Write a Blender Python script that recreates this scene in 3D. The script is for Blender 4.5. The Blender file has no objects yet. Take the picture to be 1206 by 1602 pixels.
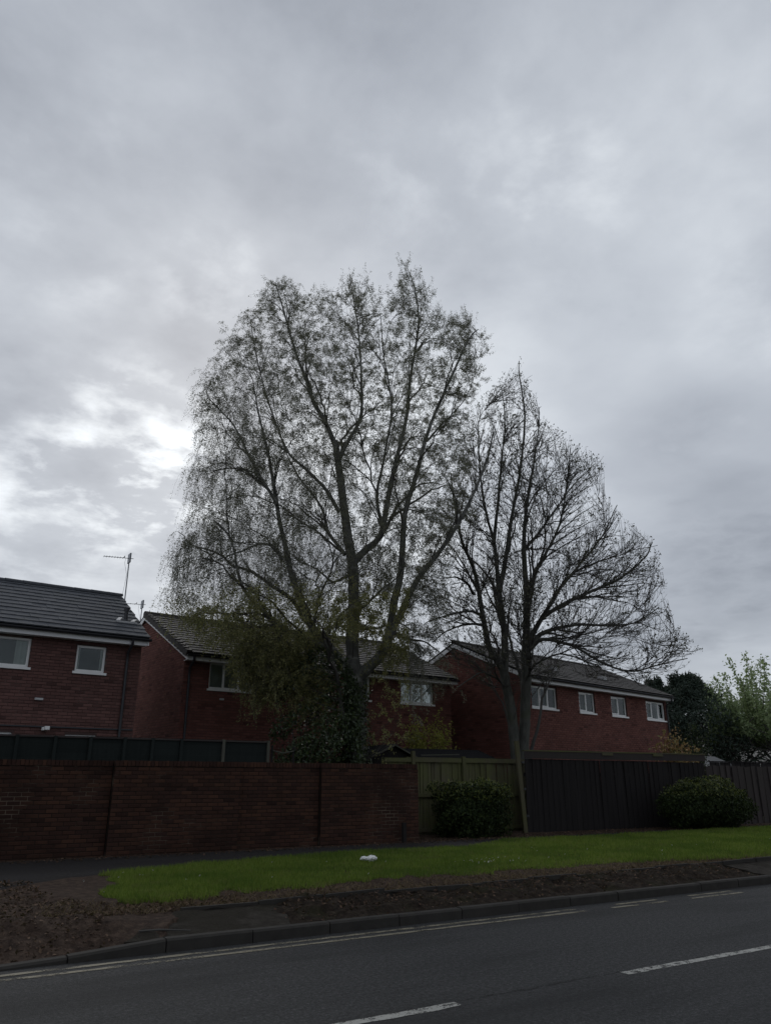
import bpy, math, random
import numpy as np
from mathutils import Vector, Matrix
R = math.radians
rng = np.random.default_rng(7)
random.seed(7)
SC = bpy.context.scene
COL = SC.collection

# ------------------------------------------------------------------ camera
# world axes: X runs along the road, Y leads away across it, Z is up
CAM_H, PITCH, YAW, FOC = 1.6, R(19.2), R(32.2), 1205.0      # FOC in photo pixels (1206 x 1602)
cam_d = bpy.data.cameras.new("camera")
cam_d.sensor_fit = 'VERTICAL'; cam_d.sensor_height = 24.0
cam_d.lens = FOC / 1602 * 24.0
cam_d.clip_start = 0.05; cam_d.clip_end = 3000
cam = bpy.data.objects.new("camera", cam_d); COL.objects.link(cam)
cam.location = (0, 0, CAM_H); cam.rotation_euler = (R(90) + PITCH, 0, -YAW)
SC.camera = cam

def ray(px, py):
    u = (px - 603) / FOC; v = (801 - py) / FOC
    fw = math.cos(PITCH) - v * math.sin(PITCH); up = math.sin(PITCH) + v * math.cos(PITCH)
    return np.array([u * math.cos(YAW) + fw * math.sin(YAW), -u * math.sin(YAW) + fw * math.cos(YAW), up]), fw
def at_depth(px, py, D):
    """point seen at a photo position, D metres in front of the camera (horizontally)"""
    d, fw = ray(px, py)
    return np.array([0, 0, CAM_H]) + d * (D / fw)
def proj(p):
    x = p[0] * math.cos(YAW) - p[1] * math.sin(YAW); y = p[0] * math.sin(YAW) + p[1] * math.cos(YAW); z = p[2] - CAM_H
    de = y * math.cos(PITCH) + z * math.sin(PITCH); up = -y * math.sin(PITCH) + z * math.cos(PITCH)
    return 603 + FOC * x / max(de, .01), 801 - FOC * up / max(de, .01)

# ------------------------------------------------------------------ sky and sun
SUN_AZ, SUN_EL = math.atan2(ray(330, 700)[0][0], ray(330, 700)[0][1]), R(30)   # azimuth from +Y towards +X
sun_dir = Vector((math.sin(SUN_AZ) * math.cos(SUN_EL), math.cos(SUN_AZ) * math.cos(SUN_EL), math.sin(SUN_EL)))
world = bpy.data.worlds.new("World"); SC.world = world; world.use_nodes = True
wn, wl = world.node_tree.nodes, world.node_tree.links
wn.clear()

def N(nodes, t, **kw):
    n = nodes.new(t)
    for k, v in kw.items():
        if k == 'ins':
            for i, val in v.items(): n.inputs[i].default_value = val
        else: setattr(n, k, v)
    return n
def math_node(nodes, links, op, a, b=None, clamp=False):
    n = nodes.new('ShaderNodeMath'); n.operation = op; n.use_clamp = clamp
    for i, x in enumerate((a, b)):
        if x is None: continue
        if isinstance(x, (int, float)): n.inputs[i].default_value = x
        else: links.new(x, n.inputs[i])
    return n.outputs[0]

def build_sky():
    M = lambda op, a, b=None, c=False: math_node(wn, wl, op, a, b, c)
    tc = wn.new('ShaderNodeTexCoord'); dirv = tc.outputs['Generated']
    nrm = N(wn, 'ShaderNodeVectorMath', operation='NORMALIZE'); wl.new(dirv, nrm.inputs[0]); dv = nrm.outputs[0]
    sep = wn.new('ShaderNodeSeparateXYZ'); wl.new(dv, sep.inputs[0])
    den = M('ADD', M('MAXIMUM', sep.outputs[2], 0.0), 0.16)
    cx, cy = M('DIVIDE', sep.outputs[0], den), M('DIVIDE', sep.outputs[1], den)
    comb = wn.new('ShaderNodeCombineXYZ'); wl.new(cx, comb.inputs[0]); wl.new(cy, comb.inputs[1]); comb.inputs[2].default_value = 3.7
    def noise(scale, det, rough, dist):
        n = N(wn, 'ShaderNodeTexNoise', ins={'Scale': scale, 'Detail': det, 'Roughness': rough, 'Distortion': dist})
        wl.new(comb.outputs[0], n.inputs['Vector']); return n.outputs['Fac']
    big = noise(0.62, 5, .55, .1); mid = noise(1.7, 7, .56, .12); fine = noise(4.6, 7, .58, .15)
    b = M('ADD', M('MULTIPLY', M('SUBTRACT', big, .5), 1.05), M('MULTIPLY', M('SUBTRACT', mid, .5), .95))
    b = M('ADD', b, M('MULTIPLY', M('SUBTRACT', fine, .5), .36))
    # cloud brightness: even grey layer, brighter towards the veiled sun, dimmer away from it
    dt = N(wn, 'ShaderNodeVectorMath', operation='DOT_PRODUCT'); wl.new(dv, dt.inputs[0]); dt.inputs[1].default_value = sun_dir
    mr = N(wn, 'ShaderNodeMapRange', interpolation_type='SMOOTHSTEP', ins={1: -1.0, 2: 1.0, 3: .66, 4: 1.12}); wl.new(dt.outputs['Value'], mr.inputs[0])
    base = M('MULTIPLY', M('ADD', .52, M('MULTIPLY', b, .62)), mr.outputs[0])
    # thin places in the layer where more light comes through
    thin = None
    for (px, py, rad, amp) in SKY_THIN:
        d = Vector(ray(px, py)[0]).normalized()
        q = N(wn, 'ShaderNodeVectorMath', operation='DOT_PRODUCT'); wl.new(dv, q.inputs[0]); q.inputs[1].default_value = d
        m = N(wn, 'ShaderNodeMapRange', interpolation_type='SMOOTHERSTEP', ins={1: math.cos(R(rad)), 2: 1.0, 3: 0.0, 4: amp}); wl.new(q.outputs['Value'], m.inputs[0])
        thin = m.outputs[0] if thin is None else M('ADD', thin, m.outputs[0])
    mod = M('ADD', M('MULTIPLY', M('SUBTRACT', mid, .42), 4.0, False), M('MULTIPLY', M('SUBTRACT', fine, .5), 3.0))
    mod = M('MAXIMUM', M('MINIMUM', mod, 1.25), .12)
    val = M('MAXIMUM', M('ADD', base, M('MULTIPLY', thin, mod)), .12)
    # tint: shadowed cloud slightly violet blue, thin cloud close to white
    ramp = wn.new('ShaderNodeValToRGB'); wl.new(val, ramp.inputs[0])
    ramp.color_ramp.elements[0].position = .2; ramp.color_ramp.elements[0].color = (.89, .97, 1.13, 1)
    ramp.color_ramp.elements[1].position = .8; ramp.color_ramp.elements[1].color = (.95, 1.0, 1.055, 1)
    sc = N(wn, 'ShaderNodeVectorMath', operation='SCALE'); wl.new(ramp.outputs[0], sc.inputs[0]); wl.new(M('MULTIPLY', val, 10.0), sc.inputs['Scale'])
    sky = wn.new('ShaderNodeTexSky'); sky.sky_type = 'NISHITA'; sky.sun_disc = False
    sky.sun_elevation = SUN_EL; sky.sun_rotation = SUN_AZ
    mix = N(wn, 'ShaderNodeMix', data_type='RGBA'); mix.inputs[0].default_value = .94
    wl.new(sky.outputs[0], mix.inputs[6]); wl.new(sc.outputs[0], mix.inputs[7])
    bg = wn.new('ShaderNodeBackground'); bg.inputs[1].default_value = .1; wl.new(mix.outputs[2], bg.inputs[0])
    out = wn.new('ShaderNodeOutputWorld'); wl.new(bg.outputs[0], out.inputs[0])
SKY_THIN = [(215, 715, 9, .6), (275, 770, 6, .3), (325, 432, 5, .22), (120, 395, 5, .14), (885, 300, 6, .16), (700, 215, 9, .12),
            (10, 735, 5, .25), (1165, 490, 6, .08), (65, 175, 7, .07), (60, 830, 8, .16), (560, 760, 11, .22), (1150, 760, 11, -.12), (1120, 960, 9, -.1), (1000, 560, 10, -.07), (262, 745, 5, .3)]
build_sky()

sun_d = bpy.data.lights.new("sun", 'SUN'); sun_d.energy = 0.9; sun_d.angle = R(25); sun_d.color = (1, .97, .93)
sun = bpy.data.objects.new("sun", sun_d); COL.objects.link(sun)
sun.rotation_euler = (-sun_dir).to_track_quat('-Z', 'Y').to_euler(); sun.location = (0, 0, 40)
SC.view_settings.view_transform = 'Standard'; SC.view_settings.look = 'None'
SC.view_settings.exposure = 0.0; SC.view_settings.gamma = 1.0
SC.cycles.max_bounces = 6; SC.cycles.transparent_max_bounces = 12

# ------------------------------------------------------------------ object helpers
def tag(o, label=None, cat=None, group=None, kind=None):
    if label: o['label'] = label
    if cat: o['category'] = cat
    if group: o['group'] = group
    if kind: o['kind'] = kind
    return o
def link(name, data, parent=None, loc=None, rot=None, scale=None):
    o = bpy.data.objects.new(name, data); COL.objects.link(o)
    if parent is not None: o.parent = parent
    if loc is not None: o.location = loc
    if rot is not None: o.rotation_euler = rot
    if scale is not None: o.scale = scale
    return o
def empty(name, loc=(0, 0, 0), rz=0.0):
    o = link(name, None, None, loc, (0, 0, rz)); o.empty_display_size = .2; return o
def mesh_np(name, verts, faces, mat, smooth=False):
    """faces: list of int arrays (m,k)"""
    me = bpy.data.meshes.new(name)
    verts = np.asarray(verts, dtype=np.float32)
    faces = [np.asarray(f, dtype=np.int32) for f in faces if len(f)]
    loops = np.concatenate([f.ravel() for f in faces])
    sizes = np.concatenate([np.full(len(f), f.shape[1], np.int32) for f in faces])
    me.vertices.add(len(verts)); me.vertices.foreach_set("co", verts.ravel())
    me.loops.add(len(loops)); me.loops.foreach_set("vertex_index", loops)
    me.polygons.add(len(sizes))
    starts = np.concatenate([[0], np.cumsum(sizes)[:-1]]).astype(np.int32)
    me.polygons.foreach_set("loop_start", starts); me.polygons.foreach_set("loop_total", sizes)
    me.polygons.foreach_set("use_smooth", np.full(len(sizes), smooth, dtype=bool))
    me.update(calc_edges=True); me.validate()
    me.materials.append(mat); return me
BOXF = np.array([[0, 3, 2, 1], [4, 5, 6, 7], [0, 1, 5, 4], [1, 2, 6, 5], [2, 3, 7, 6], [3, 0, 4, 7]])
def box_v(x0, x1, y0, y1, z0, z1):
    return np.array([[x0, y0, z0], [x1, y0, z0], [x1, y1, z0], [x0, y1, z0], [x0, y0, z1], [x1, y0, z1], [x1, y1, z1], [x0, y1, z1]], float)
class MB:
    def __init__(s): s.v = []; s.f = {}; s.n = 0
    def add(s, v, f):
        v = np.asarray(v, float); f = np.asarray(f); s.v.append(v); s.f.setdefault(f.shape[1], []).append(f + s.n); s.n += len(v); return s
    def box(s, *a): return s.add(box_v(*a), BOXF)
    def obox(s, p0, p1, w, h):
        """bar from p0 to p1, w wide (horizontal) and h high"""
        p0, p1 = np.asarray(p0, float), np.asarray(p1, float); d = p1 - p0; L = np.linalg.norm(d); d /= L
        a = np.cross(d, [0, 0, 1.0])
        if np.linalg.norm(a) < 1e-3: a = np.array([1.0, 0, 0])
        a /= np.linalg.norm(a); b = np.cross(a, d)
        q = [p + a * sa * w / 2 + b * sb * h / 2 for p in (p0, p1) for sa, sb in ((-1, -1), (1, -1), (1, 1), (-1, 1))]
        return s.add(q, BOXF)
    def tube(s, pts, rad, sides=8):
        v, f = tubes(np.asarray(pts, float)[None], np.broadcast_to(np.asarray(rad, float), (1, len(pts))), sides); return s.add(v, f)
    def mesh(s, name, mat, smooth=False):
        return mesh_np(name, np.concatenate(s.v), [np.concatenate(x) for x in s.f.values()], mat, smooth)
    def build(s, name, mat, parent=None, smooth=False, **kw):
        return link(name, s.mesh(name, mat, smooth), parent, **kw)
def tubes(P, Rr, sides):
    """P (N,n,3) centre lines, Rr (N,n) radii -> verts, quads"""
    Nn, n, _ = P.shape
    T = np.gradient(P, axis=1); T /= np.linalg.norm(T, axis=2, keepdims=True) + 1e-9
    ref = np.where(np.abs(T[..., 2:3]) > .92, np.array([1.0, .1, 0]), np.array([0, 0, 1.0]))
    mref = np.abs(T[:, :, 2]).mean(1) > .8
    ref = np.where(mref[:, None, None], np.array([1.0, .13, 0]), np.array([0.05, 0, 1.0])) + 0 * T
    A = np.cross(T, ref); A /= np.linalg.norm(A, axis=2, keepdims=True) + 1e-9
    B = np.cross(T, A)
    ang = np.arange(sides) * 2 * math.pi / sides
    V = P[:, :, None] + Rr[:, :, None, None] * (A[:, :, None] * np.cos(ang)[None, None, :, None] + B[:, :, None] * np.sin(ang)[None, None, :, None])
    idx = np.arange(Nn * n * sides).reshape(Nn, n, sides)
    a = idx[:, :-1]; b = idx[:, 1:]
    F = np.stack([a, np.roll(a, -1, 2), np.roll(b, -1, 2), b], -1).reshape(-1, 4)
    return V.reshape(-1, 3), F

def vnoise(x, y, seed=0):
    x = np.asarray(x, float); y = np.asarray(y, float)
    def h(i, j):
        v = np.sin(i * 127.1 + j * 311.7 + seed * 74.7) * 43758.5453; return v - np.floor(v)
    i, j = np.floor(x), np.floor(y); fx, fy = x - i, y - j
    fx = fx * fx * (3 - 2 * fx); fy = fy * fy * (3 - 2 * fy)
    return (h(i, j) * (1 - fx) + h(i + 1, j) * fx) * (1 - fy) + (h(i, j + 1) * (1 - fx) + h(i + 1, j + 1) * fx) * fy
def fbm(x, y, seed=0, o=4):
    a = 0; w = .5
    for k in range(o): a = a + w * vnoise(x * 2 ** k, y * 2 ** k, seed + k); w *= .5
    return a

# ------------------------------------------------------------------ materials
class G:
    """small node graph builder"""
    def __init__(s, name):
        s.m = bpy.data.materials.new(name); s.m.use_nodes = True; s.n = s.m.node_tree.nodes; s.l = s.m.node_tree.links
        s.n.clear(); s.out = s.n.new('ShaderNodeOutputMaterial'); s.pos = None
    def coord(s, which='Object'):
        t = s.n.new('ShaderNodeTexCoord'); return t.outputs[which]
    def wpos(s): return s.n.new('ShaderNodeNewGeometry').outputs['Position']
    def noise(s, scale, det=4, rough=.55, vec=None, dist=0):
        n = N(s.n, 'ShaderNodeTexNoise', ins={'Scale': scale, 'Detail': det, 'Roughness': rough, 'Distortion': dist})
        s.l.new(vec if vec is not None else s.wpos(), n.inputs['Vector']); return n.outputs['Fac']
    def M(s, op, a, b=None, c=False): return math_node(s.n, s.l, op, a, b, c)
    def ramp(s, fac, stops, interp='LINEAR'):
        r = s.n.new('ShaderNodeValToRGB'); r.color_ramp.interpolation = interp
        while len(r.color_ramp.elements) < len(stops): r.color_ramp.elements.new(.5)
        for e, (p, c) in zip(r.color_ramp.elements, stops):
            e.position = p; e.color = (*c, 1) if len(c) == 3 else c
        s.l.new(fac, r.inputs[0]); return r.outputs[0]
    def step(s, fac, lo, hi):
        m = N(s.n, 'ShaderNodeMapRange', interpolation_type='SMOOTHSTEP', ins={1: lo, 2: hi, 3: 0.0, 4: 1.0}); s.l.new(fac, m.inputs[0]); return m.outputs[0]
    def mix(s, fac, a, b):
        m = N(s.n, 'ShaderNodeMix', data_type='RGBA')
        for i, x in ((0, fac), (6, a), (7, b)):
            if isinstance(x, (int, float)): m.inputs[i].default_value = x
            elif isinstance(x, tuple): m.inputs[i].default_value = (*x, 1)
            else: s.l.new(x, m.inputs[i])
        return m.outputs[2]
    def rnd(s):
        """random per loose piece and per object"""
        g = s.n.new('ShaderNodeNewGeometry').outputs['Random Per Island']; o = s.n.new('ShaderNodeObjectInfo').outputs['Random']
        return s.M('FRACT', s.M('ADD', g, o))
    def bsdf(s, col, rough=.8, spec=.3, bump=None, bstr=.4, bdist=.01, metal=0):
        p = s.n.new('ShaderNodeBsdfPrincipled')
        if isinstance(col, tuple): p.inputs['Base Color'].default_value = (*col, 1)
        else: s.l.new(col, p.inputs['Base Color'])
        if isinstance(rough, (int, float)): p.inputs['Roughness'].default_value = rough
        else: s.l.new(rough, p.inputs['Roughness'])
        p.inputs['Specular IOR Level'].default_value = spec; p.inputs['Metallic'].default_value = metal
        if bump is not None:
            b = N(s.n, 'ShaderNodeBump', ins={'Strength': bstr, 'Distance': bdist}); s.l.new(bump, b.inputs['Height']); s.l.new(b.outputs[0], p.inputs['Normal'])
        return p.outputs[0]
    def done(s, sh): s.l.new(sh, s.out.inputs[0]); return s.m

MT = {}
def brick_mat(name, c0, c1, c2, dark=.5):
    g = G(name); r = g.rnd()
    col = g.ramp(r, [(0, c0), (.45, c1), (.8, c2), (1, tuple(x * .6 for x in c0))])
    st = g.step(g.noise(.9, 5, .6), .42, .68); col = g.mix(g.M('MULTIPLY', st, dark), col, tuple(x * .45 for x in c1))
    sp = g.noise(60, 3, .6); col = g.mix(g.M('MULTIPLY', g.step(sp, .5, .75), .35), col, tuple(min(1, x * 1.7) for x in c1))
    return g.done(g.bsdf(col, .9, .2, g.noise(90, 4, .6), .5, .004))
def mortar_mat(name, base, pale, lo=.55, hi=.72):
    g = G(name); k = g.step(g.noise(1.1, 4, .6), lo, hi)
    return g.done(g.bsdf(g.mix(k, base, pale), .95, .1, g.noise(120, 3), .4, .003))
MT['wall_brick'] = brick_mat('garden_wall_brick', (.036, .018, .014), (.05, .024, .017), (.07, .033, .021), .75)
MT['wall_mortar'] = mortar_mat('garden_wall_mortar', (.027, .019, .015), (.13, .1, .075), .53, .66)
MT['house_brick'] = brick_mat('house_brick', (.15, .066, .055), (.185, .078, .063), (.22, .096, .078), .35)
MT['house_brick_dull'] = brick_mat('dull_house_brick', (.12, .064, .057), (.145, .075, .066), (.175, .092, .08), .3)
MT['house_mortar'] = mortar_mat('house_mortar', (.09, .06, .055), (.16, .125, .11), .5, .7)
def tile_mat(name, a, b, moss):
    g = G(name); col = g.ramp(g.rnd(), [(0, a), (1, b)])
    k = g.step(g.noise(1.6, 5, .65), .5, .72); col = g.mix(g.M('MULTIPLY', k, .6), col, moss)
    col = g.mix(g.M('MULTIPLY', g.step(g.noise(25, 4, .7), .55, .75), .15), col, tuple(x * 1.6 for x in b))
    return g.done(g.bsdf(col, .8, .35, g.noise(40, 4), .4, .006))
MT['tile_grey'] = tile_mat('roof_tile_grey', (.066, .072, .084), (.08, .086, .098), (.07, .075, .075))
MT['tile_brown'] = tile_mat('roof_tile_brown', (.044, .039, .037), (.056, .05, .046), (.046, .046, .034))
def plain(name, col, rough=.5, spec=.4, var=.15, ns=6, bump=0, metal=0):
    g = G(name); n = g.noise(ns, 5, .6)
    c = g.mix(n, tuple(x * (1 - var) for x in col), tuple(min(1, x * (1 + var)) for x in col))
    return g.done(g.bsdf(c, rough, spec, g.noise(ns * 8, 3) if bump else None, bump, .004, metal))
MT['upvc'] = plain('white_plastic', (.88, .88, .86), .35, .5, .1, 3)
MT['fascia'] = plain('white_painted_board', (.82, .82, .82), .5, .4, .12, 2)
MT['black_plastic'] = plain('black_plastic', (.03, .03, .035), .4, .5)
MT['lead'] = plain('pale_flashing', (.5, .5, .5), .6, .4)
MT['steel'] = plain('galvanised_steel', (.3, .31, .33), .45, .5, .15, 20, 0, .6)
MT['room'] = plain('dim_room', (.09, .095, .1), .9, .1)
MT['curtain'] = plain('curtain_fabric', (.3, .32, .3), .9, .1, .25, 4)
def glass():
    g = G('window_glass'); gl = N(g.n, 'ShaderNodeBsdfGlossy', ins={'Roughness': .02, 'Color': (.9, .95, .95, 1)}); tr = N(g.n, 'ShaderNodeBsdfTransparent', ins={'Color': (.93, .95, .94, 1)})
    fr = N(g.n, 'ShaderNodeFresnel', ins={'IOR': 1.5}); k = g.M('MULTIPLY', fr.outputs[0], 1.15, True)
    m = g.n.new('ShaderNodeMixShader'); g.l.new(k, m.inputs[0]); g.l.new(tr.outputs[0], m.inputs[1]); g.l.new(gl.outputs[0], m.inputs[2]); return g.done(m.outputs[0])
MT['glass'] = glass()
def wood_mat(name, a, b, algae=None, amt=.5, lo=.4, hi=.65):
    g = G(name); mp = N(g.n, 'ShaderNodeMapping', ins={'Scale': (18, 18, 1.3)}); g.l.new(g.wpos(), mp.inputs[0])
    gr = g.noise(1.0, 6, .65, mp.outputs[0]); col = g.ramp(gr, [(.3, a), (.7, b)])
    col = g.mix(g.M('MULTIPLY', g.rnd(), .5), col, tuple(x * .55 for x in a))
    if algae:
        k = g.step(g.noise(1.1, 5, .6), lo, hi); col = g.mix(g.M('MULTIPLY', k, amt), col, algae)
    return g.done(g.bsdf(col, .85, .2, gr, .5, .004))
MT['wood_olive'] = wood_mat('algae_green_timber', (.095, .085, .053), (.135, .124, .08), (.105, .115, .04), .7)
MT['wood_dark'] = wood_mat('dark_stained_timber', (.019, .0165, .0165), (.025, .022, .022), (.022, .02, .018), .3)
MT['wood_weathered'] = wood_mat('weathered_stained_timber', (.05, .041, .04), (.066, .055, .053), (.05, .046, .038), .4)
MT['wood_green'] = wood_mat('dark_green_panel', (.016, .021, .02), (.023, .029, .027))
MT['wood_post'] = wood_mat('grey_post', (.07, .07, .06), (.12, .115, .1), (.08, .085, .05), .4)
MT['felt'] = plain('roofing_felt', (.012, .0125, .014), .95, .05, .3, 5, .4)
MT['felt_grey'] = plain('grey_roofing_felt', (.17, .17, .17), .9, .2, .25, 5, .4)
MT['render_pale'] = plain('pale_render', (.72, .68, .64), .9, .2, .08, 2, .2)

def asphalt(name, base, patch, rough=.75):
    g = G(name); p = g.wpos()
    sp = g.M('ADD', g.M('MULTIPLY', g.noise(24, 4, .8, p), .6), g.M('MULTIPLY', g.noise(55, 2, .7, p), .4)); col = g.ramp(sp, [(.36, tuple(x * .45 for x in base)), (.5, base), (.6, tuple(x * 1.7 for x in base)), (.7, tuple(x * 3.2 for x in base))])
    st = N(g.n, 'ShaderNodeMapping', ins={'Scale': (.22, 1.1, 1)}); g.l.new(p, st.inputs[0])
    k = g.step(g.noise(1.0, 5, .6, st.outputs[0]), .42, .68); col = g.mix(g.M('MULTIPLY', k, .7), col, patch)
    k2 = g.step(g.noise(7, 4, .6, p), .55, .75); col = g.mix(g.M('MULTIPLY', k2, .3), col, tuple(x * .6 for x in base))
    vor = N(g.n, 'ShaderNodeTexVoronoi', ins={'Scale': 130}); g.l.new(p, vor.inputs[0])
    h = g.M('ADD', g.M('MULTIPLY', vor.outputs['Distance'], .7), g.noise(60, 3, .6, p))
    return g.done(g.bsdf(col, rough, .12, h, .8, .012))
MT['asphalt'] = asphalt('road_asphalt', (.05, .05, .05), (.027, .027, .027))
MT['path'] = asphalt('path_asphalt', (.028, .026, .026), (.022, .019, .018), .92)
def paint(name, col, lo, hi, wear_scale=9):
    g = G(name); k = g.step(g.M('ADD', g.M('MULTIPLY', g.noise(wear_scale, 5, .65), .6), g.M('MULTIPLY', g.noise(70, 3, .6), .4)), lo, hi)
    c = g.mix(g.noise(3, 4), col, tuple(x * .6 for x in col)); b = g.bsdf(c, .7, .3)
    t = g.n.new('ShaderNodeBsdfTransparent'); m = g.n.new('ShaderNodeMixShader'); g.l.new(k, m.inputs[0]); g.l.new(t.outputs[0], m.inputs[1]); g.l.new(b, m.inputs[2]); return g.done(m.outputs[0])
MT['white_paint'] = paint('worn_white_road_paint', (.42, .415, .38), .41, .52)
MT['yellow_paint'] = paint('worn_yellow_road_paint', (.23, .205, .145), .4, .53, 3.2)
MT['tar'] = paint('tar_joint', (.02, .02, .02), .45, .55, 5)
def soil():
    g = G('bare_soil'); p = g.wpos(); n = g.noise(9, 6, .7, p)
    col = g.ramp(n, [(.3, (.022, .015, .012)), (.5, (.05, .034, .026)), (.72, (.1, .07, .052))])
    col = g.mix(g.M('MULTIPLY', g.step(g.noise(55, 3, .6, p), .58, .75), .5), col, (.16, .12, .09))
    return g.done(g.bsdf(col, .95, .1, g.noise(28, 6, .7, p), .9, .03))
MT['soil'] = soil()
def mossy():
    g = G('mossy_concrete'); p = g.wpos(); n = g.noise(6, 6, .7, p)
    col = g.ramp(n, [(.3, (.018, .015, .013)), (.5, (.036, .031, .026)), (.7, (.06, .054, .046))])
    k = g.step(g.noise(.8, 5, .7, p), .44, .6); col = g.mix(g.M('MULTIPLY', k, .8), col, (.022, .019, .014))
    col = g.mix(g.M('MULTIPLY', g.step(g.noise(30, 4, .7, p), .52, .7), .5), col, (.03, .03, .015))
    return g.done(g.bsdf(col, .95, .1, g.M('ADD', n, g.noise(35, 5, .7, p)), .8, .025))
MT['mossy'] = mossy()
g = G('dark_bank_soil'); p = g.wpos(); n = g.noise(11, 6, .75, p)
c = g.ramp(n, [(.3, (.012, .009, .007)), (.5, (.028, .021, .016)), (.66, (.055, .043, .032)), (.76, (.1, .08, .06))])
c = g.mix(g.M('MULTIPLY', g.step(g.noise(2.2, 4, .6, p), .5, .66), .5), c, (.03, .03, .015))
MT['bank_soil'] = g.done(g.bsdf(c, .95, .08, g.noise(32, 6, .75, p), 1.0, .03))
MT['kerb'] = plain('dirty_concrete_kerb', (.042, .039, .035), .9, .15, .4, 7, .6)
MT['ground'] = plain('garden_earth', (.06, .055, .035), .95, .1, .4, 1.5, .5)
MT['paving'] = asphalt('pavement_asphalt', (.07, .07, .07), (.05, .05, .05), .85)

def leaf_mat(name, stops, trans=.35, rough=.55, spec=.3, glow=.3):
    g = G(name); col = g.ramp(g.rnd(), stops)
    d = g.bsdf(col, rough, spec); t = g.n.new('ShaderNodeBsdfTranslucent')
    g.l.new(g.mix(glow, col, (.2, .24, .05)), t.inputs[0])
    m = N(g.n, 'ShaderNodeMixShader', ins={0: trans}); g.l.new(d, m.inputs[1]); g.l.new(t.outputs[0], m.inputs[2]); return g.done(m.outputs[0])
MT['birch_leaf'] = leaf_mat('birch_leaf', [(0, (.12, .125, .1)), (.5, (.165, .17, .13)), (1, (.21, .205, .14))], .55, glow=.08)
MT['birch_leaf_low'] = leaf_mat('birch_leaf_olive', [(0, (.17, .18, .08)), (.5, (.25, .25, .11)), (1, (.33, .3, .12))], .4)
MT['ash_bud'] = leaf_mat('ash_bud', [(0, (.05, .05, .04)), (1, (.1, .095, .06))], .15)
MT['ivy_leaf'] = leaf_mat('ivy_leaf', [(0, (.02, .035, .015)), (.6, (.04, .06, .022)), (1, (.08, .1, .035))], .1, .35, .5)
MT['laurel_leaf'] = leaf_mat('laurel_leaf', [(0, (.025, .04, .018)), (.7, (.04, .065, .022)), (1, (.075, .1, .03))], .1, .35, .5)
MT['hedge_leaf'] = leaf_mat('hedge_leaf', [(0, (.014, .024, .009)), (.7, (.028, .042, .014)), (1, (.05, .07, .02))], .08, .6, .15)
MT['hedge_tip'] = leaf_mat('hedge_tip_leaf', [(0, (.08, .1, .025)), (1, (.15, .17, .04))], .3, .5, .4)
MT['yellow_leaf'] = leaf_mat('yellow_green_leaf', [(0, (.24, .25, .05)), (1, (.42, .4, .1))], .35)
MT['orange_leaf'] = leaf_mat('orange_leaf', [(0, (.3, .17, .08)), (.6, (.42, .28, .13)), (1, (.26, .26, .1))], .3)
MT['maple_leaf'] = leaf_mat('fresh_green_leaf', [(0, (.2, .27, .13)), (.6, (.28, .36, .18)), (1, (.36, .43, .24))], .4)
MT['conifer_leaf'] = leaf_mat('conifer_needle', [(0, (.02, .035, .025)), (1, (.045, .065, .045))], .05)
def grass_mat():
    g = G('grass_blade'); col = g.ramp(g.rnd(), [(0, (.1, .155, .022)), (.6, (.155, .235, .034)), (1, (.24, .285, .06))])
    col = g.mix(g.M('MULTIPLY', g.step(g.noise(.9, 4, .6), .45, .62), .55), col, (.065, .125, .016)); col = g.mix(g.M('MULTIPLY', g.step(g.noise(2.6, 4, .6), .55, .7), .5), col, (.21, .2, .075))
    d = g.bsdf(col, .6, .25); t = g.n.new('ShaderNodeBsdfTranslucent'); g.l.new(col, t.inputs[0]); m = N(g.n, 'ShaderNodeMixShader', ins={0: .42}); g.l.new(d, m.inputs[1]); g.l.new(t.outputs[0], m.inputs[2]); return g.done(m.outputs[0])
MT['grass'] = grass_mat()
MT['straw'] = leaf_mat('dry_straw', [(0, (.07, .05, .03)), (.5, (.14, .1, .06)), (1, (.22, .17, .1))], .15, .8, .15)
MT['litter_leaf'] = leaf_mat('fallen_leaf', [(0, (.03, .02, .014)), (.6, (.075, .045, .032)), (1, (.15, .1, .07))], .1, .85, .15)
MT['daisy'] = plain('daisy_petal', (.75, .75, .7), .8, .2)
MT['paper'] = plain('white_litter', (.8, .8, .78), .8, .2, .1, 20, .5)
def bark(name, a, b, pale=None, zlo=0, zhi=1):
    g = G(name); p = g.wpos(); mp = N(g.n, 'ShaderNodeMapping', ins={'Scale': (9, 9, 2.4)}); g.l.new(p, mp.inputs[0])
    n = g.noise(1.0, 6, .7, mp.outputs[0]); col = g.ramp(n, [(.3, a), (.65, b)])
    if pale:
        mp2 = N(g.n, 'ShaderNodeMapping', ins={'Scale': (2.5, 2.5, 6)}); g.l.new(p, mp2.inputs[0])
        k = g.step(g.noise(1.0, 4, .6, mp2.outputs[0]), .52, .66); col = g.mix(g.M('MULTIPLY', k, .6), col, pale)
    col = g.mix(g.M('MULTIPLY', g.step(g.noise(1.5, 4, .6, p), .5, .7), .45), col, (.06, .07, .035))
    return g.done(g.bsdf(col, .9, .15, n, .9, .02))
MT['birch_bark'] = bark('birch_bark', (.09, .09, .084), (.19, .19, .175), (.36, .36, .33))
MT['ash_bark'] = bark('ash_bark', (.055, .056, .05), (.12, .12, .106))
MT['twig'] = plain('twig_bark', (.085, .08, .074), .9, .1)

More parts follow.
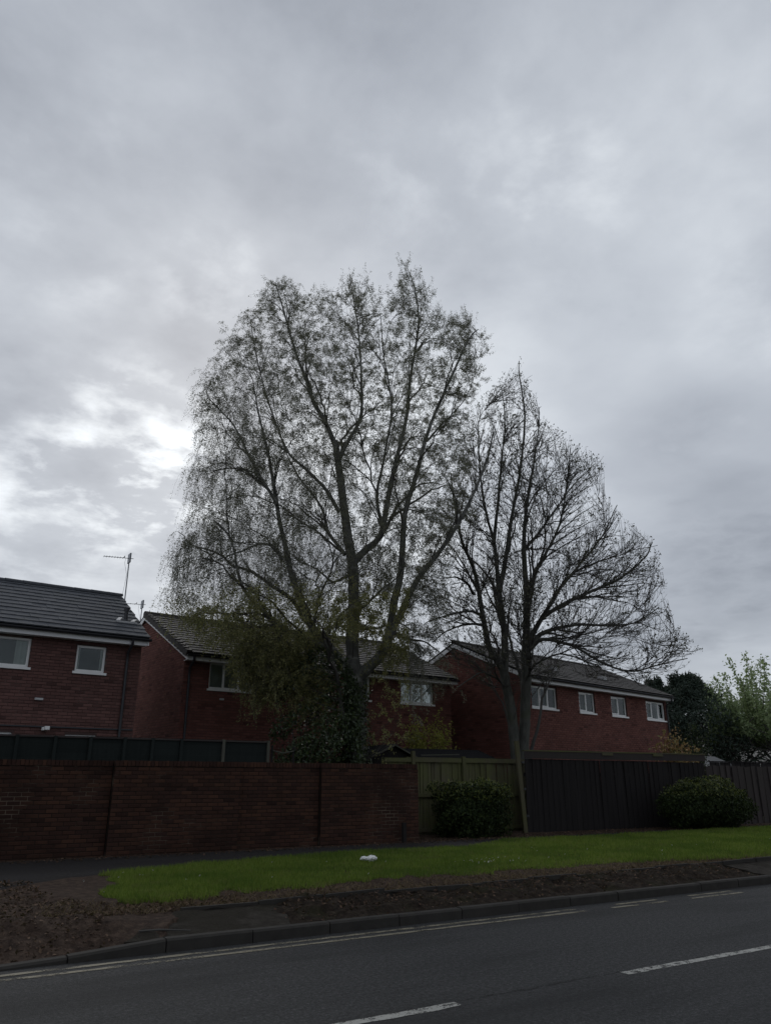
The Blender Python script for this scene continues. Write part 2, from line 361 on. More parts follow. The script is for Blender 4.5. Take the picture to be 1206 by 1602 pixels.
# ------------------------------------------------------------------ ground, road, kerb, verge
KERB = 8.40
def sheet(name, s0, s1, t0, t1, z, mat, parent=None, kind='structure', label=None):
    me = mesh_np(name, [[s0, t0, z], [s1, t0, z], [s1, t1, z], [s0, t1, z]], [np.array([[0, 1, 2, 3]])], mat)
    o = link(name, me, parent)
    if kind and parent is None: o['kind'] = kind
    if label: o['label'] = label
    return o
sheet('ground', -900, 900, -900, 900, -.06, MT['ground'])
road = sheet('road', -120, 160, 2.45, KERB + .02, 0.0, MT['asphalt'])
sheet('garden_ground', -120, 160, 16.1, 120, .24, MT['ground'])
pv = MB().box(-120, 160, -3.5, 2.33, -.05, .1).build('pavement', MT['paving']); pv['kind'] = 'structure'
pk = MB().box(-120, 160, 2.335, 2.46, -.05, .112).build('kerb', MT['kerb']); pk['kind'] = 'structure'

def strip_line(name, s0, s1, t, w, mat, z, jag=.006, step=.12):
    n = max(2, int((s1 - s0) / step)); s = np.linspace(s0, s1, n)
    a = t - w / 2 + rng.normal(0, jag, n); b = t + w / 2 + rng.normal(0, jag, n)
    v = np.concatenate([np.stack([s, a, 0 * s + z], 1), np.stack([s, b, 0 * s + z], 1)])
    i = np.arange(n - 1); f = np.stack([i, i + 1, n + i + 1, n + i], 1)
    o = link(name, mesh_np(name, v, [f], mat), road); return o
for s0 in (-19.4, -13.3, -7.2, -1.9, 5.87, 12.0, 18.1, 24.2, 30.3, 36.4, 42.5):
    s1 = s0 + (5.95 if s0 == -1.9 else 4.1)
    strip_line('centre_line', s0, s1, 5.4, .1, MT['white_paint'], .004)
strip_line('tar_joint', -40, 80, 5.46, .035, MT['tar'], .0025, .012)
for a, b, gap in ((-40, 8.1, 0), (8.6, 9.7, .25), (10.2, 11.4, .2), (12.2, 14, .3), (15, 60, 0)):
    strip_line('yellow_line', a, b, 8.02, .075, MT['yellow_paint'], .004)
    strip_line('yellow_line', a + gap, b, 8.2, .075, MT['yellow_paint'], .004)

# ground height of the verge
def zground(s, t):
    s, t = np.asarray(s, float), np.asarray(t, float)
    z = .2 + .05 * np.clip((t - 9.4) / 1.0, 0, 1)
    left = np.clip((2.9 - s - .25 * (t - 9.5)) / .8, 0, 1)          # bare rough corner beside the dropped kerb
    front = np.clip((t - 8.5) / .8, 0, 1)
    zl = .018 + .22 * front * front * (3 - 2 * front)
    z = z * (1 - left) + zl * left
    rough = np.clip((12.9 - t) / 1.5, 0, 1) * (left * .1 * np.clip((t - 8.52) / .6, .02, 1) + (1 - left) * np.clip((10.4 - t) / .6, 0, 1) * .05) + .012
    return z + rough * (fbm(s * 3.1, t * 3.1, 3, 5) - .45) * 1.6
ss = np.concatenate([np.arange(-30, -2, 1.0), np.arange(-2, 16, .06), np.arange(16, 34, .2), np.arange(34, 120, 2.0)])
tt = np.concatenate([np.arange(9.36, 12.5, .06), np.arange(12.5, 17.4, .15), [18.4]])
def grid(name, sarr, tarr, zf, mat, smooth=True):
    S, T_ = np.meshgrid(sarr, tarr, indexing='ij'); Zv = zf(S, T_)
    v = np.stack([S, T_, Zv], -1).reshape(-1, 3); n, m = S.shape
    i = np.arange(n * m).reshape(n, m); f = np.stack([i[:-1, :-1], i[1:, :-1], i[1:, 1:], i[:-1, 1:]], -1).reshape(-1, 4)
    return link(name, mesh_np(name, v, [f], mat, smooth))
vg = grid('verge', ss, tt, zground, MT['soil']); vg['kind'] = 'structure'
sl = np.concatenate([np.arange(-30, -2, 1.0), np.arange(-2, 3.4, .06)])
def zcorner(s, t):   # rough soil running down to the dropped kerb; sinks below the slabs where they begin
    z = zground(s, t); return np.where(s > 2.75 + (t - 8.5) * .55, z * 0 - .02, z)
vc = grid('dirt_corner', sl, np.arange(8.5, 9.39, .05), zcorner, MT['soil']); vc['kind'] = 'structure'

def path_near(s): return np.interp(s, [-30, .4, 1.6, 2.6, 3.6, 5.5, 8, 120], [11.4, 11.5, 11.9, 12.7, 13.2, 13.9, 14.2, 14.9])
ps = np.concatenate([np.arange(-30, 0, 1.0), np.arange(0, 16, .2), np.arange(16, 60, 1.0)])
U = np.linspace(0, 1, 14)
Sg = np.repeat(ps[:, None], 14, 1); Tg = path_near(ps)[:, None] * (1 - U) + 15.75 * U
Tg[:, 0] += .12 * (vnoise(ps * 2.3, ps * 0, 5) - .5)
Zg = zground(Sg, Tg) * 0 + .262 + .008 * vnoise(Sg * 2, Tg * 2, 9); Zg[:, 0] -= .05
idx = np.arange(Sg.size).reshape(Sg.shape); f = np.stack([idx[:-1, :-1], idx[1:, :-1], idx[1:, 1:], idx[:-1, 1:]], -1).reshape(-1, 4)
po = link('path', mesh_np('path', np.stack([Sg, Tg, Zg], -1).reshape(-1, 3), [f], MT['path'], True)); po['kind'] = 'structure'

# kerb stones, each its own piece
kerb = empty('kerb'); kerb['kind'] = 'structure'
def kerb_stone(s0, s1, h0, h1):
    g = .006; v = []
    for s, h in ((s0 + g, h0), (s1 - g, h1)):
        v += [[s, KERB, -.1], [s, KERB + .004, h - .02], [s, KERB + .022, h], [s, KERB + .125, h], [s, KERB + .125, -.1]]
    v = np.array(v); v[:, 1] += rng.normal(0, .006); v[[1, 2, 3, 6, 7, 8], 2] += rng.normal(0, .004)
    q = np.array([[0, 5, 6, 1], [1, 6, 7, 2], [2, 7, 8, 3], [3, 8, 9, 4]]); m = MB(); m.add(v, q)
    m.add(v, np.array([[0, 1, 2, 3, 4]])); m.add(v, np.array([[9, 8, 7, 6, 5]])); m.build('kerb_stone', MT['kerb'], kerb)
s = -11.9
while s < 46:
    L = .915; e = s + L
    hh = lambda x: float(np.interp(x, [1.4, 2.6], [.025, .115]))
    kerb_stone(s, e, hh(s), hh(e)); s = e
# sloping concrete slabs behind the kerb
paved = empty('paved_strip'); paved['kind'] = 'structure'
def slab(s0, s1, sk0, sk1, tt0=KERB + .13, tt1=9.38, drop=0.0):
    n, m = max(3, int((s1 - s0) / .04)), 22
    a = np.linspace(0, 1, n)[:, None]; b = np.linspace(0, 1, m)[None]
    T_ = tt0 + (tt1 - tt0) * b + 0 * a
    S = (s0 + sk0 * b) * (1 - a) + (s1 + sk1 * b) * a
    T_ = T_ + .03 * (vnoise(S * 3, S * 0 + 2, 4) - .5) * (b > .99)
    Zz = .108 + .1 * b - drop + .13 * (fbm(S * 3.4, T_ * 3.4, 11, 5) - .47) * np.clip(fbm(S * .5, T_ * .5, 30, 2) * 3 - .5, 0.1, 1.3) * np.clip(b * 5, .15, 1)
    v = np.stack([S, T_, Zz], -1).reshape(-1, 3); i = np.arange(n * m).reshape(n, m)
    f = np.stack([i[:-1, :-1], i[1:, :-1], i[1:, 1:], i[:-1, 1:]], -1).reshape(-1, 4)
    mb = MB(); mb.add(v, f)
    rim = np.concatenate([i[:, 0], i[-1, 1:], i[::-1, -1][1:], i[0, ::-1][1:-1]]); low = v[rim].copy(); low[:, 2] -= .14
    k = len(rim); j = np.arange(k); mb.add(np.concatenate([v[rim], low]), np.stack([j, j + k, (j + 1) % k + k, (j + 1) % k], 1))
    mb.build('slab', MT['mossy'], paved, True)
slab(2.36, 4.15, .75, .3)
edges = [12.9, 14.6, 16.6, 18.6, 20.6, 22.6, 24.6, 26.6, 28.6, 30.6, 32.6, 34.6, 36.6]
for a, b in zip(edges, edges[1:]): slab(a + .012, b - .012, random.gauss(0, .06), random.gauss(0, .06), drop=random.uniform(0, .012))
# rough bank of soil heaped over the strip
def zbank(s, t):
    b = (t - KERB - .125) / .9; edge = np.clip((s - 3.6 - .4 * b) / .6, 0, 1) * np.clip((13.3 - s) / .6, 0, 1)
    rough = (fbm(s * 4.2, t * 4.2, 51, 6) - .48) * .17 + (vnoise(s * 1.3, t * 1.3, 52) - .5) * .05
    return .085 + .12 * b - .03 * (1 - edge) + (rough + .02) * np.clip(b * 4, .1, 1) * edge - .06 * (1 - edge)
bank = grid('soil_bank', np.arange(3.5, 13.5, .035), np.arange(KERB + .127, 9.45, .035), zbank, MT['bank_soil']); bank['kind'] = 'structure'
x = 3.2
while x < 36:                                        # thin concrete edging along the back of the bank
    L_ = random.uniform(.8, 1.0); m = MB(); z0 = .205 + random.gauss(0, .008); m.obox((x, 9.4 + random.gauss(0, .012), z0), (x + L_ - .015, 9.4 + random.gauss(0, .012), z0 + random.gauss(0, .006)), .05, .09)
    m.build('edging', MT['kerb'], paved); x += L_

# ------------------------------------------------------------------ brick laying
def brick_proto(w, h, mat, name):
    g = .006; v = []
    for (yy, i) in ((.03, 0), (g, 0), (0, g)):
        v += [[i, yy, i], [w - i, yy, i], [w - i, yy, h - i], [i, yy, h - i]]
    f = []
    for L in (0, 4):
        for k in range(4): f.append([L + k, L + (k + 1) % 4, L + 4 + (k + 1) % 4, L + 4 + k])
    f.append([8, 9, 10, 11]); f = np.array(f)[:, ::-1]
    return np.array(v, float), f, mesh_np(name, np.array(v), [f[:, ::-1]], mat)
BW, BH = .215, .065
PROTO = {k: brick_proto(BW, BH, MT[k], 'brick') for k in ('wall_brick', 'house_brick', 'house_brick_dull')}
def lay_bricks(u0f, u1f, z0, z1, holes=(), off=0.0):
    """list of (u, z, width); u0f/u1f give the span of a course from its height"""
    out = []; r = 0; z = z0
    while z + BH <= z1 + .001:
        spans = [(u0f(z + BH), u1f(z + BH))]
        for (a, b, c, d) in holes:
            if z + BH > c and z < d:
                ns = []
                for (p, q) in spans:
                    if b <= p or a >= q: ns.append((p, q)); continue
                    if a > p: ns.append((p, a))
                    if b < q: ns.append((b, q))
                spans = ns
        for p, q in spans:
            k = math.floor((p - off) / .225) - 1
            while True:
                x0 = off + k * .225 + (.1125 if r % 2 else 0); x1 = x0 + BW; k += 1
                if x0 >= q: break
                x0, x1 = max(x0, p), min(x1, q)
                if x1 - x0 > .03: out.append((x0, z, x1 - x0))
        z += .075; r += 1
    return out
def place_bricks(bricks, kind, parent, M, limit, view_z=0.0):
    """M: 4x4 face frame (x along the face, y inwards) in the parent's space. The best seen ones are objects, the rest one joined part"""
    pv_, pf, me = PROTO[kind]
    W = parent.matrix_world if False else Matrix.LocRotScale(parent.location, parent.rotation_euler, None)
    info = []
    for (u, z, w) in bricks:
        p = W @ (M @ Vector((u + w / 2, 0, z))); px, py = proj(p)
        vis = -5 < px < 1211 and p.z > view_z
        info.append((0 if vis else 1, p.length))
    order = sorted(range(len(bricks)), key=lambda i: info[i])
    single = set(i for i in order[:limit] if info[i][0] == 0)
    mb = MB(); ez = M.to_euler()
    for i, (u, z, w) in enumerate(bricks):
        dy = random.gauss(0, .0018)
        if i in single:
            link('brick', me, parent, M @ Vector((u, dy, z)), ez, (w / BW, 1, 1))
        else:
            v = pv_.copy(); v[:, 0] = v[:, 0] * (w / BW) + u; v[:, 1] += dy; v[:, 2] += z
            v = v @ np.array(M.to_3x3()).T + np.array(M.translation); mb.add(v, pf[:, ::-1])
    if mb.n: mb.build('brickwork', MT[kind], parent)['kind'] = 'stuff'
def rects_minus(x0, x1, z0, z1, holes):
    xs = sorted({x0, x1, *[min(max(h[k], x0), x1) for h in holes for k in (0, 1)]}); zs = sorted({z0, z1, *[min(max(h[k], z0), z1) for h in holes for k in (2, 3)]})
    res = []
    for a, b in zip(xs, xs[1:]):
        for c, d in zip(zs, zs[1:]):
            m, n = (a + b) / 2, (c + d) / 2
            if b - a > 1e-4 and d - c > 1e-4 and not any(h[0] < m < h[1] and h[2] < n < h[3] for h in holes): res.append((a, b, c, d))
    return res

# ------------------------------------------------------------------ the garden wall
gw = empty('garden_wall', (0, 16.1, .2))
tag(gw, 'long dark red brick garden wall with stepped bays beside the grass', 'wall')
bays = [(-6.5, 3.93, .05), (3.94, 6.53, -.06), (6.54, 8.43, .045), (8.44, 11.02, -.05)]
allb = []
core = MB()
for (a, b, dy) in bays:
    core.box(a, b, dy + .006, dy + .22, -.25, 1.652)
    br = lay_bricks(lambda z: a, lambda z: b, 0.0, 1.65)
    place_bricks(br, 'wall_brick', gw, Matrix.Translation((0, dy, 0)), 75)
    u = a + .005
    cop = mesh_np('coping_brick', box_v(0, .066, -.012, .235, 0, .1), [BOXF], MT['wall_brick'])
    while u < b - .05:
        link('coping_brick', cop, gw, (u, dy, 1.662 + random.gauss(0, .002)), (0, 0, random.gauss(0, .01))); u += .0755
core.build('mortar_core', MT['wall_mortar'], gw)
core2 = MB()
for (a, b, dy) in bays: core2.box(a + .02, b - .02, dy + .004, dy + .215, 1.652, 1.75)
core2.build('coping_mortar', MT['wall_mortar'], gw)
# brick return at the open end of the wall
br = lay_bricks(lambda z: 0, lambda z: .21, 0, 1.65)
place_bricks(br, 'wall_brick', gw, Matrix.Translation((11.034, -.045, 0)) @ Matrix.Rotation(R(90), 4, 'Z'), 0)
stub = MB().box(10.47, 10.55, 15.86, 15.93, .2, .68).build('stub_post', MT['wood_dark']); tag(stub, 'short dark stub post standing against the brick wall end', 'post')

# ------------------------------------------------------------------ fences
def board_mesh(name, w, h, d, mat, cham=.008):
    v = box_v(0, w, 0, d, 0, h); v[[4, 5, 6, 7], 2] -= 0; return mesh_np(name, v, [BOXF], mat)
# dark green panels rising behind the brick wall
gf = empty('panel_fence', (0, 16.95, .24)); tag(gf, 'dark green board fence standing just behind the brick wall', 'fence')
xs = [-3.7, -2.85, -2.0, -1.15, -.3, .55, 1.4, 2.25, 2.95, 3.62, 4.3, 4.88, 5.5, 6.45, 7.52]
for i, (a, b) in enumerate(zip(xs, xs[1:])):
    me = board_mesh('board', b - a - .05, .108, .018, MT['wood_green'])
    for k in range(21):
        link('board', me, gf, (a + .025, random.gauss(.03, .002), .03 + k * .102), (R(6), random.gauss(0, .002), 0))
for i, x in enumerate(xs):
    light = i in (13, 14)
    MB().box(x - .03, x + .03, -.03, .075, -.1, 2.2 + (0.0 if not light else .01)).build('post', MT['wood_post'] if light else MT['wood_green'], gf)
for a, b in zip(xs, xs[1:]): MB().box(a + .032, b - .032, -.01, .06, 2.165, 2.2).build('top_rail', MT['wood_weathered'], gf)
tr = empty('garden_trellis', (7.55, 17.0, .24)); tag(tr, 'low broken trellis frame beside the green fence end', 'trellis')
MB().box(.08, .12, 0, .04, -.1, 2.12).build('upright', MT['wood_dark'], tr); MB().box(.62, .66, 0, .04, -.1, 2.1).build('upright', MT['wood_dark'], tr)
MB().tube([[.1, -.012, 2.0], [.35, -.012, 1.95], [.64, -.012, 2.0]], .016, 6).build('rail', MT['wood_post'], tr)

def vfence(name, p0, p1, h0, h1, bw, gap, mat, label, jitter=.004, lean=.0, side=-1, ground=.2, thick=.02, ragged=.0):
    p0, p1 = np.array(p0, float), np.array(p1, float); L = np.linalg.norm(p1 - p0); ang = math.atan2(p1[1] - p0[1], p1[0] - p0[0])
    e = empty(name, (p0[0], p0[1], ground), ang); tag(e, label, 'fence')
    me = mesh_np('board', box_v(0, bw - gap, -thick, 0, -.02, 1), [BOXF], mat); x = 0; k = 0
    while x < L - bw * .5:
        h = h0 + (h1 - h0) * x / L - (random.random() ** 3) * ragged
        link('board', me, e, (x, random.gauss(0, jitter) + ((.011 if bw < .12 else .024) if gap < 0 and k % 2 else (-.014 if k % 2 else 0)), 0), (random.gauss(0, .006), random.gauss(lean, .006), 0), (1, 1, h)); x += bw; k += 1
    return e, L
# olive gate screen set back beside the wall end
e, L = vfence('timber_screen', (11.15, 17.9), (16.15, 18.0), 1.93, 1.93, .1, .006, MT['wood_olive'], 'algae green timber screen of upright boards behind the dense clipped bush', .003)
for x0, x1 in ((.05, 2.6), (2.72, 4.98)):
    for z, hgt in ((1.86, .1), (.98, .09), (.12, .09)):
        MB().box(x0, x1, -.085, -.036, z, z + hgt).build('rail', MT['wood_olive'], e)
for x, zt in ((.95, 2.14), (2.66, 2.02)): MB().box(x - .05, x + .05, -.12, -.037, -.1, zt).build('post', MT['wood_olive'], e)
MB().box(.75, 4.95, -.06, .03, 1.963, 1.985).build('capping', MT['wood_olive'], e)
tp = empty('gate_post', (15.33, 17.2, .2)); tag(tp, 'tall leaning olive timber post where the dark fence begins', 'post')
m = MB(); m.obox((.02, 0, -.1), (-.1, .05, 2.45), .13, .11); m.build('shaft', MT['wood_olive'], tp)
for z in (.45, 1.15, 1.85):
    xx = .02 - .12 * (z + .1) / 2.55
    MB().box(xx + .068, xx + .17, -.03, .03, z, z + .05).build('hinge', MT['black_plastic'], tp)
e, L = vfence('board_fence', (15.42, 17.2), (22.75, 16.75), 1.97, 1.93, .1, -.014, MT['wood_dark'], 'solid dark brown board fence with a green timber strip along its top', (.0025), 0)
MB().box(.0, L, -.06, -.04, 1.98, 2.17).build('top_board', MT['wood_weathered'], e); MB().box(-.02, L + .02, -.075, .02, 2.175, 2.21).build('capping', MT['wood_olive'], e)
for x in (2.9, 5.0): MB().box(x, x + .42, -.09, -.062, 2.1, 2.172).build('cleat', MT['wood_olive'], e)
MB().box(0, L, .002, .04, .3, .4).build('rail', MT['wood_dark'], e); MB().box(0, L, .002, .04, 1.5, 1.6).build('rail', MT['wood_dark'], e)
e, L = vfence('board_fence', (22.78, 16.72), (45, 16.5), 1.86, 1.78, .165, -.012, MT['wood_weathered'], 'weathered brown fence of wide slightly leaning boards beyond the domed bush', .008, -.012, ragged=.05)
MB().box(0, L, .002, .05, .3, .4).build('rail', MT['wood_weathered'], e); MB().box(0, L, .002, .05, 1.4, 1.5).build('rail', MT['wood_weathered'], e)

e, L = vfence('board_fence', (27.5, 20.0), (47, 19.8), 2.07, 2.07, .16, -.014, MT['wood_dark'], 'plain dark fence standing behind the weathered wide board fence', .003)
MB().box(0, L, -.05, .04, 2.075, 2.11).build('capping', MT['wood_dark'], e)

# ------------------------------------------------------------------ houses
def window_part(house, x0, x1, z0, z1, lights, y, curtain=.3, opener=None):
    """white frame with panes in a real opening of the front wall (plane y)"""
    fr = MB(); fw, d0, d1 = .055, y + .05, y + .11
    fr.box(x0, x1, d0, d1, z0, z0 + fw); fr.box(x0, x1, d0, d1, z1 - fw, z1)
    cuts = [x0 + (x1 - x0) * i / lights for i in range(lights + 1)]
    for i, c in enumerate(cuts):
        a = c if i == 0 else (c - fw if i == lights else c - fw / 2); fr.box(a, a + fw, d0 + .002, d1 - .002, z0 + fw, z1 - fw)
    w = fr.build('window', MT['upvc'], house)
    for i in range(lights):
        a, b = cuts[i] + fw * (1 if i == 0 else .5), cuts[i + 1] - fw * (1 if i == lights - 1 else .5)
        if opener and i in opener:      # opening light with its own sash
            sm = MB(); q = .035
            for bx in ((a, b, z0 + fw, z0 + fw + q), (a, b, z1 - fw - q, z1 - fw), (a, a + q, z0 + fw + q, z1 - fw - q), (b - q, b, z0 + fw + q, z1 - fw - q)):
                sm.box(bx[0], bx[1], d0 - .015, d0 + .03, bx[2], bx[3])
            sm.build('sash', MT['upvc'], w); a, b = a + q, b - q
        MB().box(a, b, d0 + .022, d0 + .03, z0 + fw, z1 - fw).build('pane', MT['glass'], w)
    MB().box(x0 - .05, x1 + .05, y - .045, d1, z0 - .06, z0 - .004).build('sill', MT['upvc'], w)
    rv = MB()
    rv.add([[x0, d1, z0], [x1, d1, z0], [x1, d1 + .5, z0], [x0, d1 + .5, z0], [x0, d1, z1], [x1, d1, z1], [x1, d1 + .5, z1], [x0, d1 + .5, z1]],
           np.array([[0, 1, 2, 3], [7, 6, 5, 4], [3, 2, 6, 7], [0, 3, 7, 4], [2, 1, 5, 6]])); rv.build('room_recess', MT['room'], w)
    if curtain:
        W_ = x1 - x0
        for a, b in ((x0 + .02, x0 + W_ * curtain), (x1 - W_ * curtain, x1 - .02)):
            n = max(6, int((b - a) / .03)); xx = np.linspace(a, b, n); yy = d0 + .06 + .008 * np.sin(xx * 60)
            v = np.concatenate([np.stack([xx, yy, 0 * xx + z0], 1), np.stack([xx, yy, 0 * xx + z1 - .02], 1)]); i = np.arange(n - 1)
            mbc = MB(); mbc.add(v, np.stack([i, i + 1, n + i + 1, n + i], 1)); mbc.build('curtain', MT['curtain'], w, True)
    return w
TILE_W, TILE_E = .33, .262
def tile_proto(mat):
    w, l, t = TILE_W - .004, TILE_E + .07, .03
    v = np.array([[0, 0, .012], [w, 0, .012], [w, l, 0], [0, l, 0], [0, 0, .012 + t], [w, 0, .012 + t], [w, l, t * .6], [0, l, t * .6]], float)
    return v, mesh_np('roof_tile', v, [BOXF], mat)
def house(name, label, A, rot, x0, x1, half, ze, zr, windows, mats, base=.24, gable_bricks=True, gutter=True, downpipes=(), extra_holes=(), verge_tiles=False, limit=300, view_z=2.2):
    brick, tilem = mats
    e = empty(name, (A[0], A[1], base), R(rot)); tag(e, label, 'house')
    ze -= base; zr -= base; IN = .32; depth = 2 * half
    wx0, wx1, wy0, wy1 = x0 + .06, x1 - .06, IN, depth - IN
    slope = (zr - ze) / half; hw = ze + slope * IN - .12                  # wall head just under the roof
    holes = [(a, b, c - base, d - base) for (a, b, c, d, *_r) in windows]
    core = MB()
    for (a, b, c, d) in rects_minus(wx0, wx1, -.3, hw, holes): core.box(a, b, wy0, wy0 + .1, c, d)
    core.box(wx0, wx1, wy1 - .1, wy1, -.3, hw)
    zr_w = zr - .14
    for xa, xb in ((wx0, wx0 + .1), (wx1 - .1, wx1)):
        p = [[wy0 + .1, -.3], [wy1 - .1, -.3], [wy1 - .1, hw + slope * .1 - .02], [half, zr_w], [wy0 + .1, hw + slope * .1 - .02]]
        v = [[xa, *q] for q in p] + [[xb, *q] for q in p]; core.add(v, np.array([[0, 1, 2, 3, 4], [9, 8, 7, 6, 5]])); j = np.arange(5); core.add(v, np.stack([j, j + 5, (j + 1) % 5 + 5, (j + 1) % 5], 1))
    core.build('wall', MT['house_mortar'], e)
    zb = 1.4 if view_z else 0
    fb = lay_bricks(lambda z: wx0, lambda z: wx1, zb, hw - .02, holes)
    place_bricks(fb, brick, e, Matrix.Translation((0, wy0 - .012, 0)), limit, view_z)
    if gable_bricks:      # left gable: U runs from the back to the front
        lo = lambda z: -(wy1 - max(0, (z - hw) / slope) - .02) if z > hw else -wy1
        hi = lambda z: -(wy0 + max(0, (z - hw) / slope) + .02) if z > hw else -wy0
        gb = lay_bricks(lo, hi, zb, zr_w - .12)
        place_bricks(gb, brick, e, Matrix.Translation((wx0 - .012, 0, 0)) @ Matrix.Rotation(R(-90), 4, 'Z'), 0, view_z)
    for (a, b, c, d, lights, cur, op) in windows: window_part(e, a, b, c - base, d - base, lights, wy0, cur, op)
    # roof: deck, tiles, ridge
    deck = MB(); th = .05
    for sg in (0, 1):
        ya, yb = (0, half) if sg == 0 else (depth, half)
        v = [[x0, ya, ze], [x1, ya, ze], [x1, yb, zr], [x0, yb, zr]]; v = v + [[q[0], q[1], q[2] - th] for q in v]
        deck.add(v, BOXF if sg else BOXF[:, ::-1])
    roof = deck.build('roof', MT['felt'], e)
    pvt, tme = tile_proto(MT[tilem]); ang = math.atan2(zr - ze, half); SL = math.hypot(half, zr - ze)
    rows = int((SL - .04) / TILE_E) + 1; place = []
    for r in range(rows):
        x = x0 - .01 - (TILE_W / 2 if r % 2 else 0)
        while x < x1 - .02:
            a, b = max(x, x0 - .02), min(x + TILE_W, x1 + .02)
            if b - a > .05: place.append((a, r * TILE_E - .03, (b - a) / TILE_W))
            x += TILE_W
    Rm = Matrix.Rotation(ang, 4, 'X'); W = Matrix.LocRotScale(e.location, e.rotation_euler, None)
    def seen(p):
        q = W @ (Vector((p[0], 0, ze)) + Rm @ Vector((0, p[1], 0))); px, py = proj(q); return (0 if -10 < px < 1215 else 1, q.length)
    order = sorted(range(len(place)), key=lambda i: seen(place[i])); single = set(i for i in order[:300] if seen(place[i])[0] == 0)
    mb = MB()
    for i, (x, y, sx) in enumerate(place):
        dz = .002 + abs(random.gauss(0, .003)); tilt = random.gauss(0, .004)
        M = Matrix.Translation((x, 0, ze)) @ Rm @ Matrix.Translation((0, y, dz)) @ Matrix.Rotation(tilt, 4, 'Y') @ Matrix.Diagonal((sx, 1, 1, 1))
        if i in single: link('roof_tile', tme, roof).matrix_local = M
        else: mb.add(pvt @ np.array(M.to_3x3()).T + np.array(M.translation), BOXF)
    if mb.n: mb.build('tiling', MT[tilem], roof)['kind'] = 'stuff'
    bk = MB(); v = [[x0, depth, ze + .03], [x1, depth, ze + .03], [x1, half, zr + .03], [x0, half, zr + .03]]; bk.add(v, np.array([[3, 2, 1, 0]])); bk.build('back_slope', MT[tilem], roof)
    n = 9; an = np.linspace(R(-15), R(195), n); L = .45; x = x0 - .03; k = 0
    prof = np.stack([.13 * np.cos(an), .085 * np.sin(an)], 1)
    while x < x1 - .1:
        b = min(x + L, x1 + .03); v = np.concatenate([np.concatenate([np.full((n, 1), q), prof[:, :1] * s_, prof[:, 1:] * s_], 1) for q, s_ in ((x, 1.0), (b - .005, .96))]); i = np.arange(n - 1)
        rm = MB(); rm.add(v, np.stack([i, i + n, i + n + 1, i + 1], 1)); rm.build('ridge_tile', MT[tilem], roof, True, loc=(0, half, zr + .005 + random.gauss(0, .004))); x += L; k += 1
    # eaves: fascia, soffit, gutter
    MB().box(x0 + .02, x1 - .02, .045, .07, ze - .2, ze - .055).build('fascia', MT['fascia'], e)
    MB().box(x0 + .02, x1 - .02, .072, IN - .03, ze - .2, ze - .185).build('soffit', MT['fascia'], e)
    if gutter:
        gm = MB(); an = np.linspace(R(170), R(370), 9); pr_ = np.stack([.055 * np.cos(an), .055 * np.sin(an)], 1)
        v = np.concatenate([np.concatenate([np.full((9, 1), q), pr_], 1) for q in (x0 - .02, x1 + .06)]); i = np.arange(8); gm.add(v, np.stack([i, i + 9, i + 10, i + 1], 1))
        gm.build('gutter', MT['black_plastic'], e, True, loc=(0, -.02, ze - .045))
    for xd in downpipes:
        pts = [[xd, -.02, ze - .08], [xd, -.02, ze - .2], [xd, IN - .07, ze - .38], [xd, IN - .07, ze - .6], [xd, IN - .07, -.2]]
        MB().tube(pts, .036, 8).build('downpipe', MT['black_plastic'], e, True)
    # bargeboards on both gables
    for xa, xb in ((x0 - .012, x0 + .02), (x1 - .02, x1 + .012)):
        for ya, sgn in ((0.0, 1), (depth, -1)):
            y1_ = half; v = []
            for xx in (xa, xb): v += [[xx, ya, ze - .2], [xx, y1_, zr - .2], [xx, y1_, zr - .052], [xx, ya, ze - .052]]
            MB().add(v, np.array([[0, 1, 2, 3], [7, 6, 5, 4], [0, 4, 5, 1], [1, 5, 6, 2], [2, 6, 7, 3], [3, 7, 4, 0]])).build('bargeboard', MT['fascia'], e)
    if verge_tiles:
        vm = mesh_np('verge_tile', np.concatenate([box_v(-.045, .11, 0, TILE_E + .01, .03, .085), box_v(-.055, -.02, .004, TILE_E + .01, -.1, .05)]) + 0, [np.concatenate([BOXF, BOXF + 8])], MT[tilem])
        for r in range(rows):
            o = link('verge_tile', vm, roof); o.matrix_local = Matrix.Translation((x0, 0, ze)) @ Rm @ Matrix.Translation((0, r * TILE_E - .04, .004)) @ Matrix.Rotation(R(-7), 4, 'X')
    return e, ze, zr, slope, roof

hL, zeL, zrL, slL, roofL = house('brick_house', 'red brick house with grey tiled roof and a tall television aerial at its end', (5.4, 19.95), 4.5, -9.4, 0, 2.65, 5.05, 6.62,
    [(-4.3, -2.72, 4.12, 4.8, 1, .2, None), (-1.66, -.94, 4.12, 4.76, 1, .16, None), (-4.2, -2.85, 1.5, 2.64, 1, 0, None), (-1.68, -.95, 1.9, 2.63, 1, 0, None)],
    ('house_brick_dull', 'tile_grey'), gable_bricks=False, downpipes=(-.42,))
MB().box(-9.2, -.1, .272, .3, 2.53, 2.56).build('string_course', MT['black_plastic'], hL)
MB().box(-2.48, -2.3, .24, .3, 3.14, 3.19).build('wall_vent', MT['lead'], hL)
m = MB(); m.box(-2.24, -2.12, .2, .3, 2.46, 2.53); m.box(-2.2, -2.1, .1, .2, 2.47, 2.55); m.build('security_lamp', MT['upvc'], hL)
vp = MB(); vp.tube([[-.36, .92, 5.1], [-.36, .92, 5.62]], .05, 10); vp.tube([[-.36, .92, 5.62], [-.36, .92, 5.69]], .068, 10); vpo = vp.build('vent_pipe', MT['black_plastic'], roofL, True)
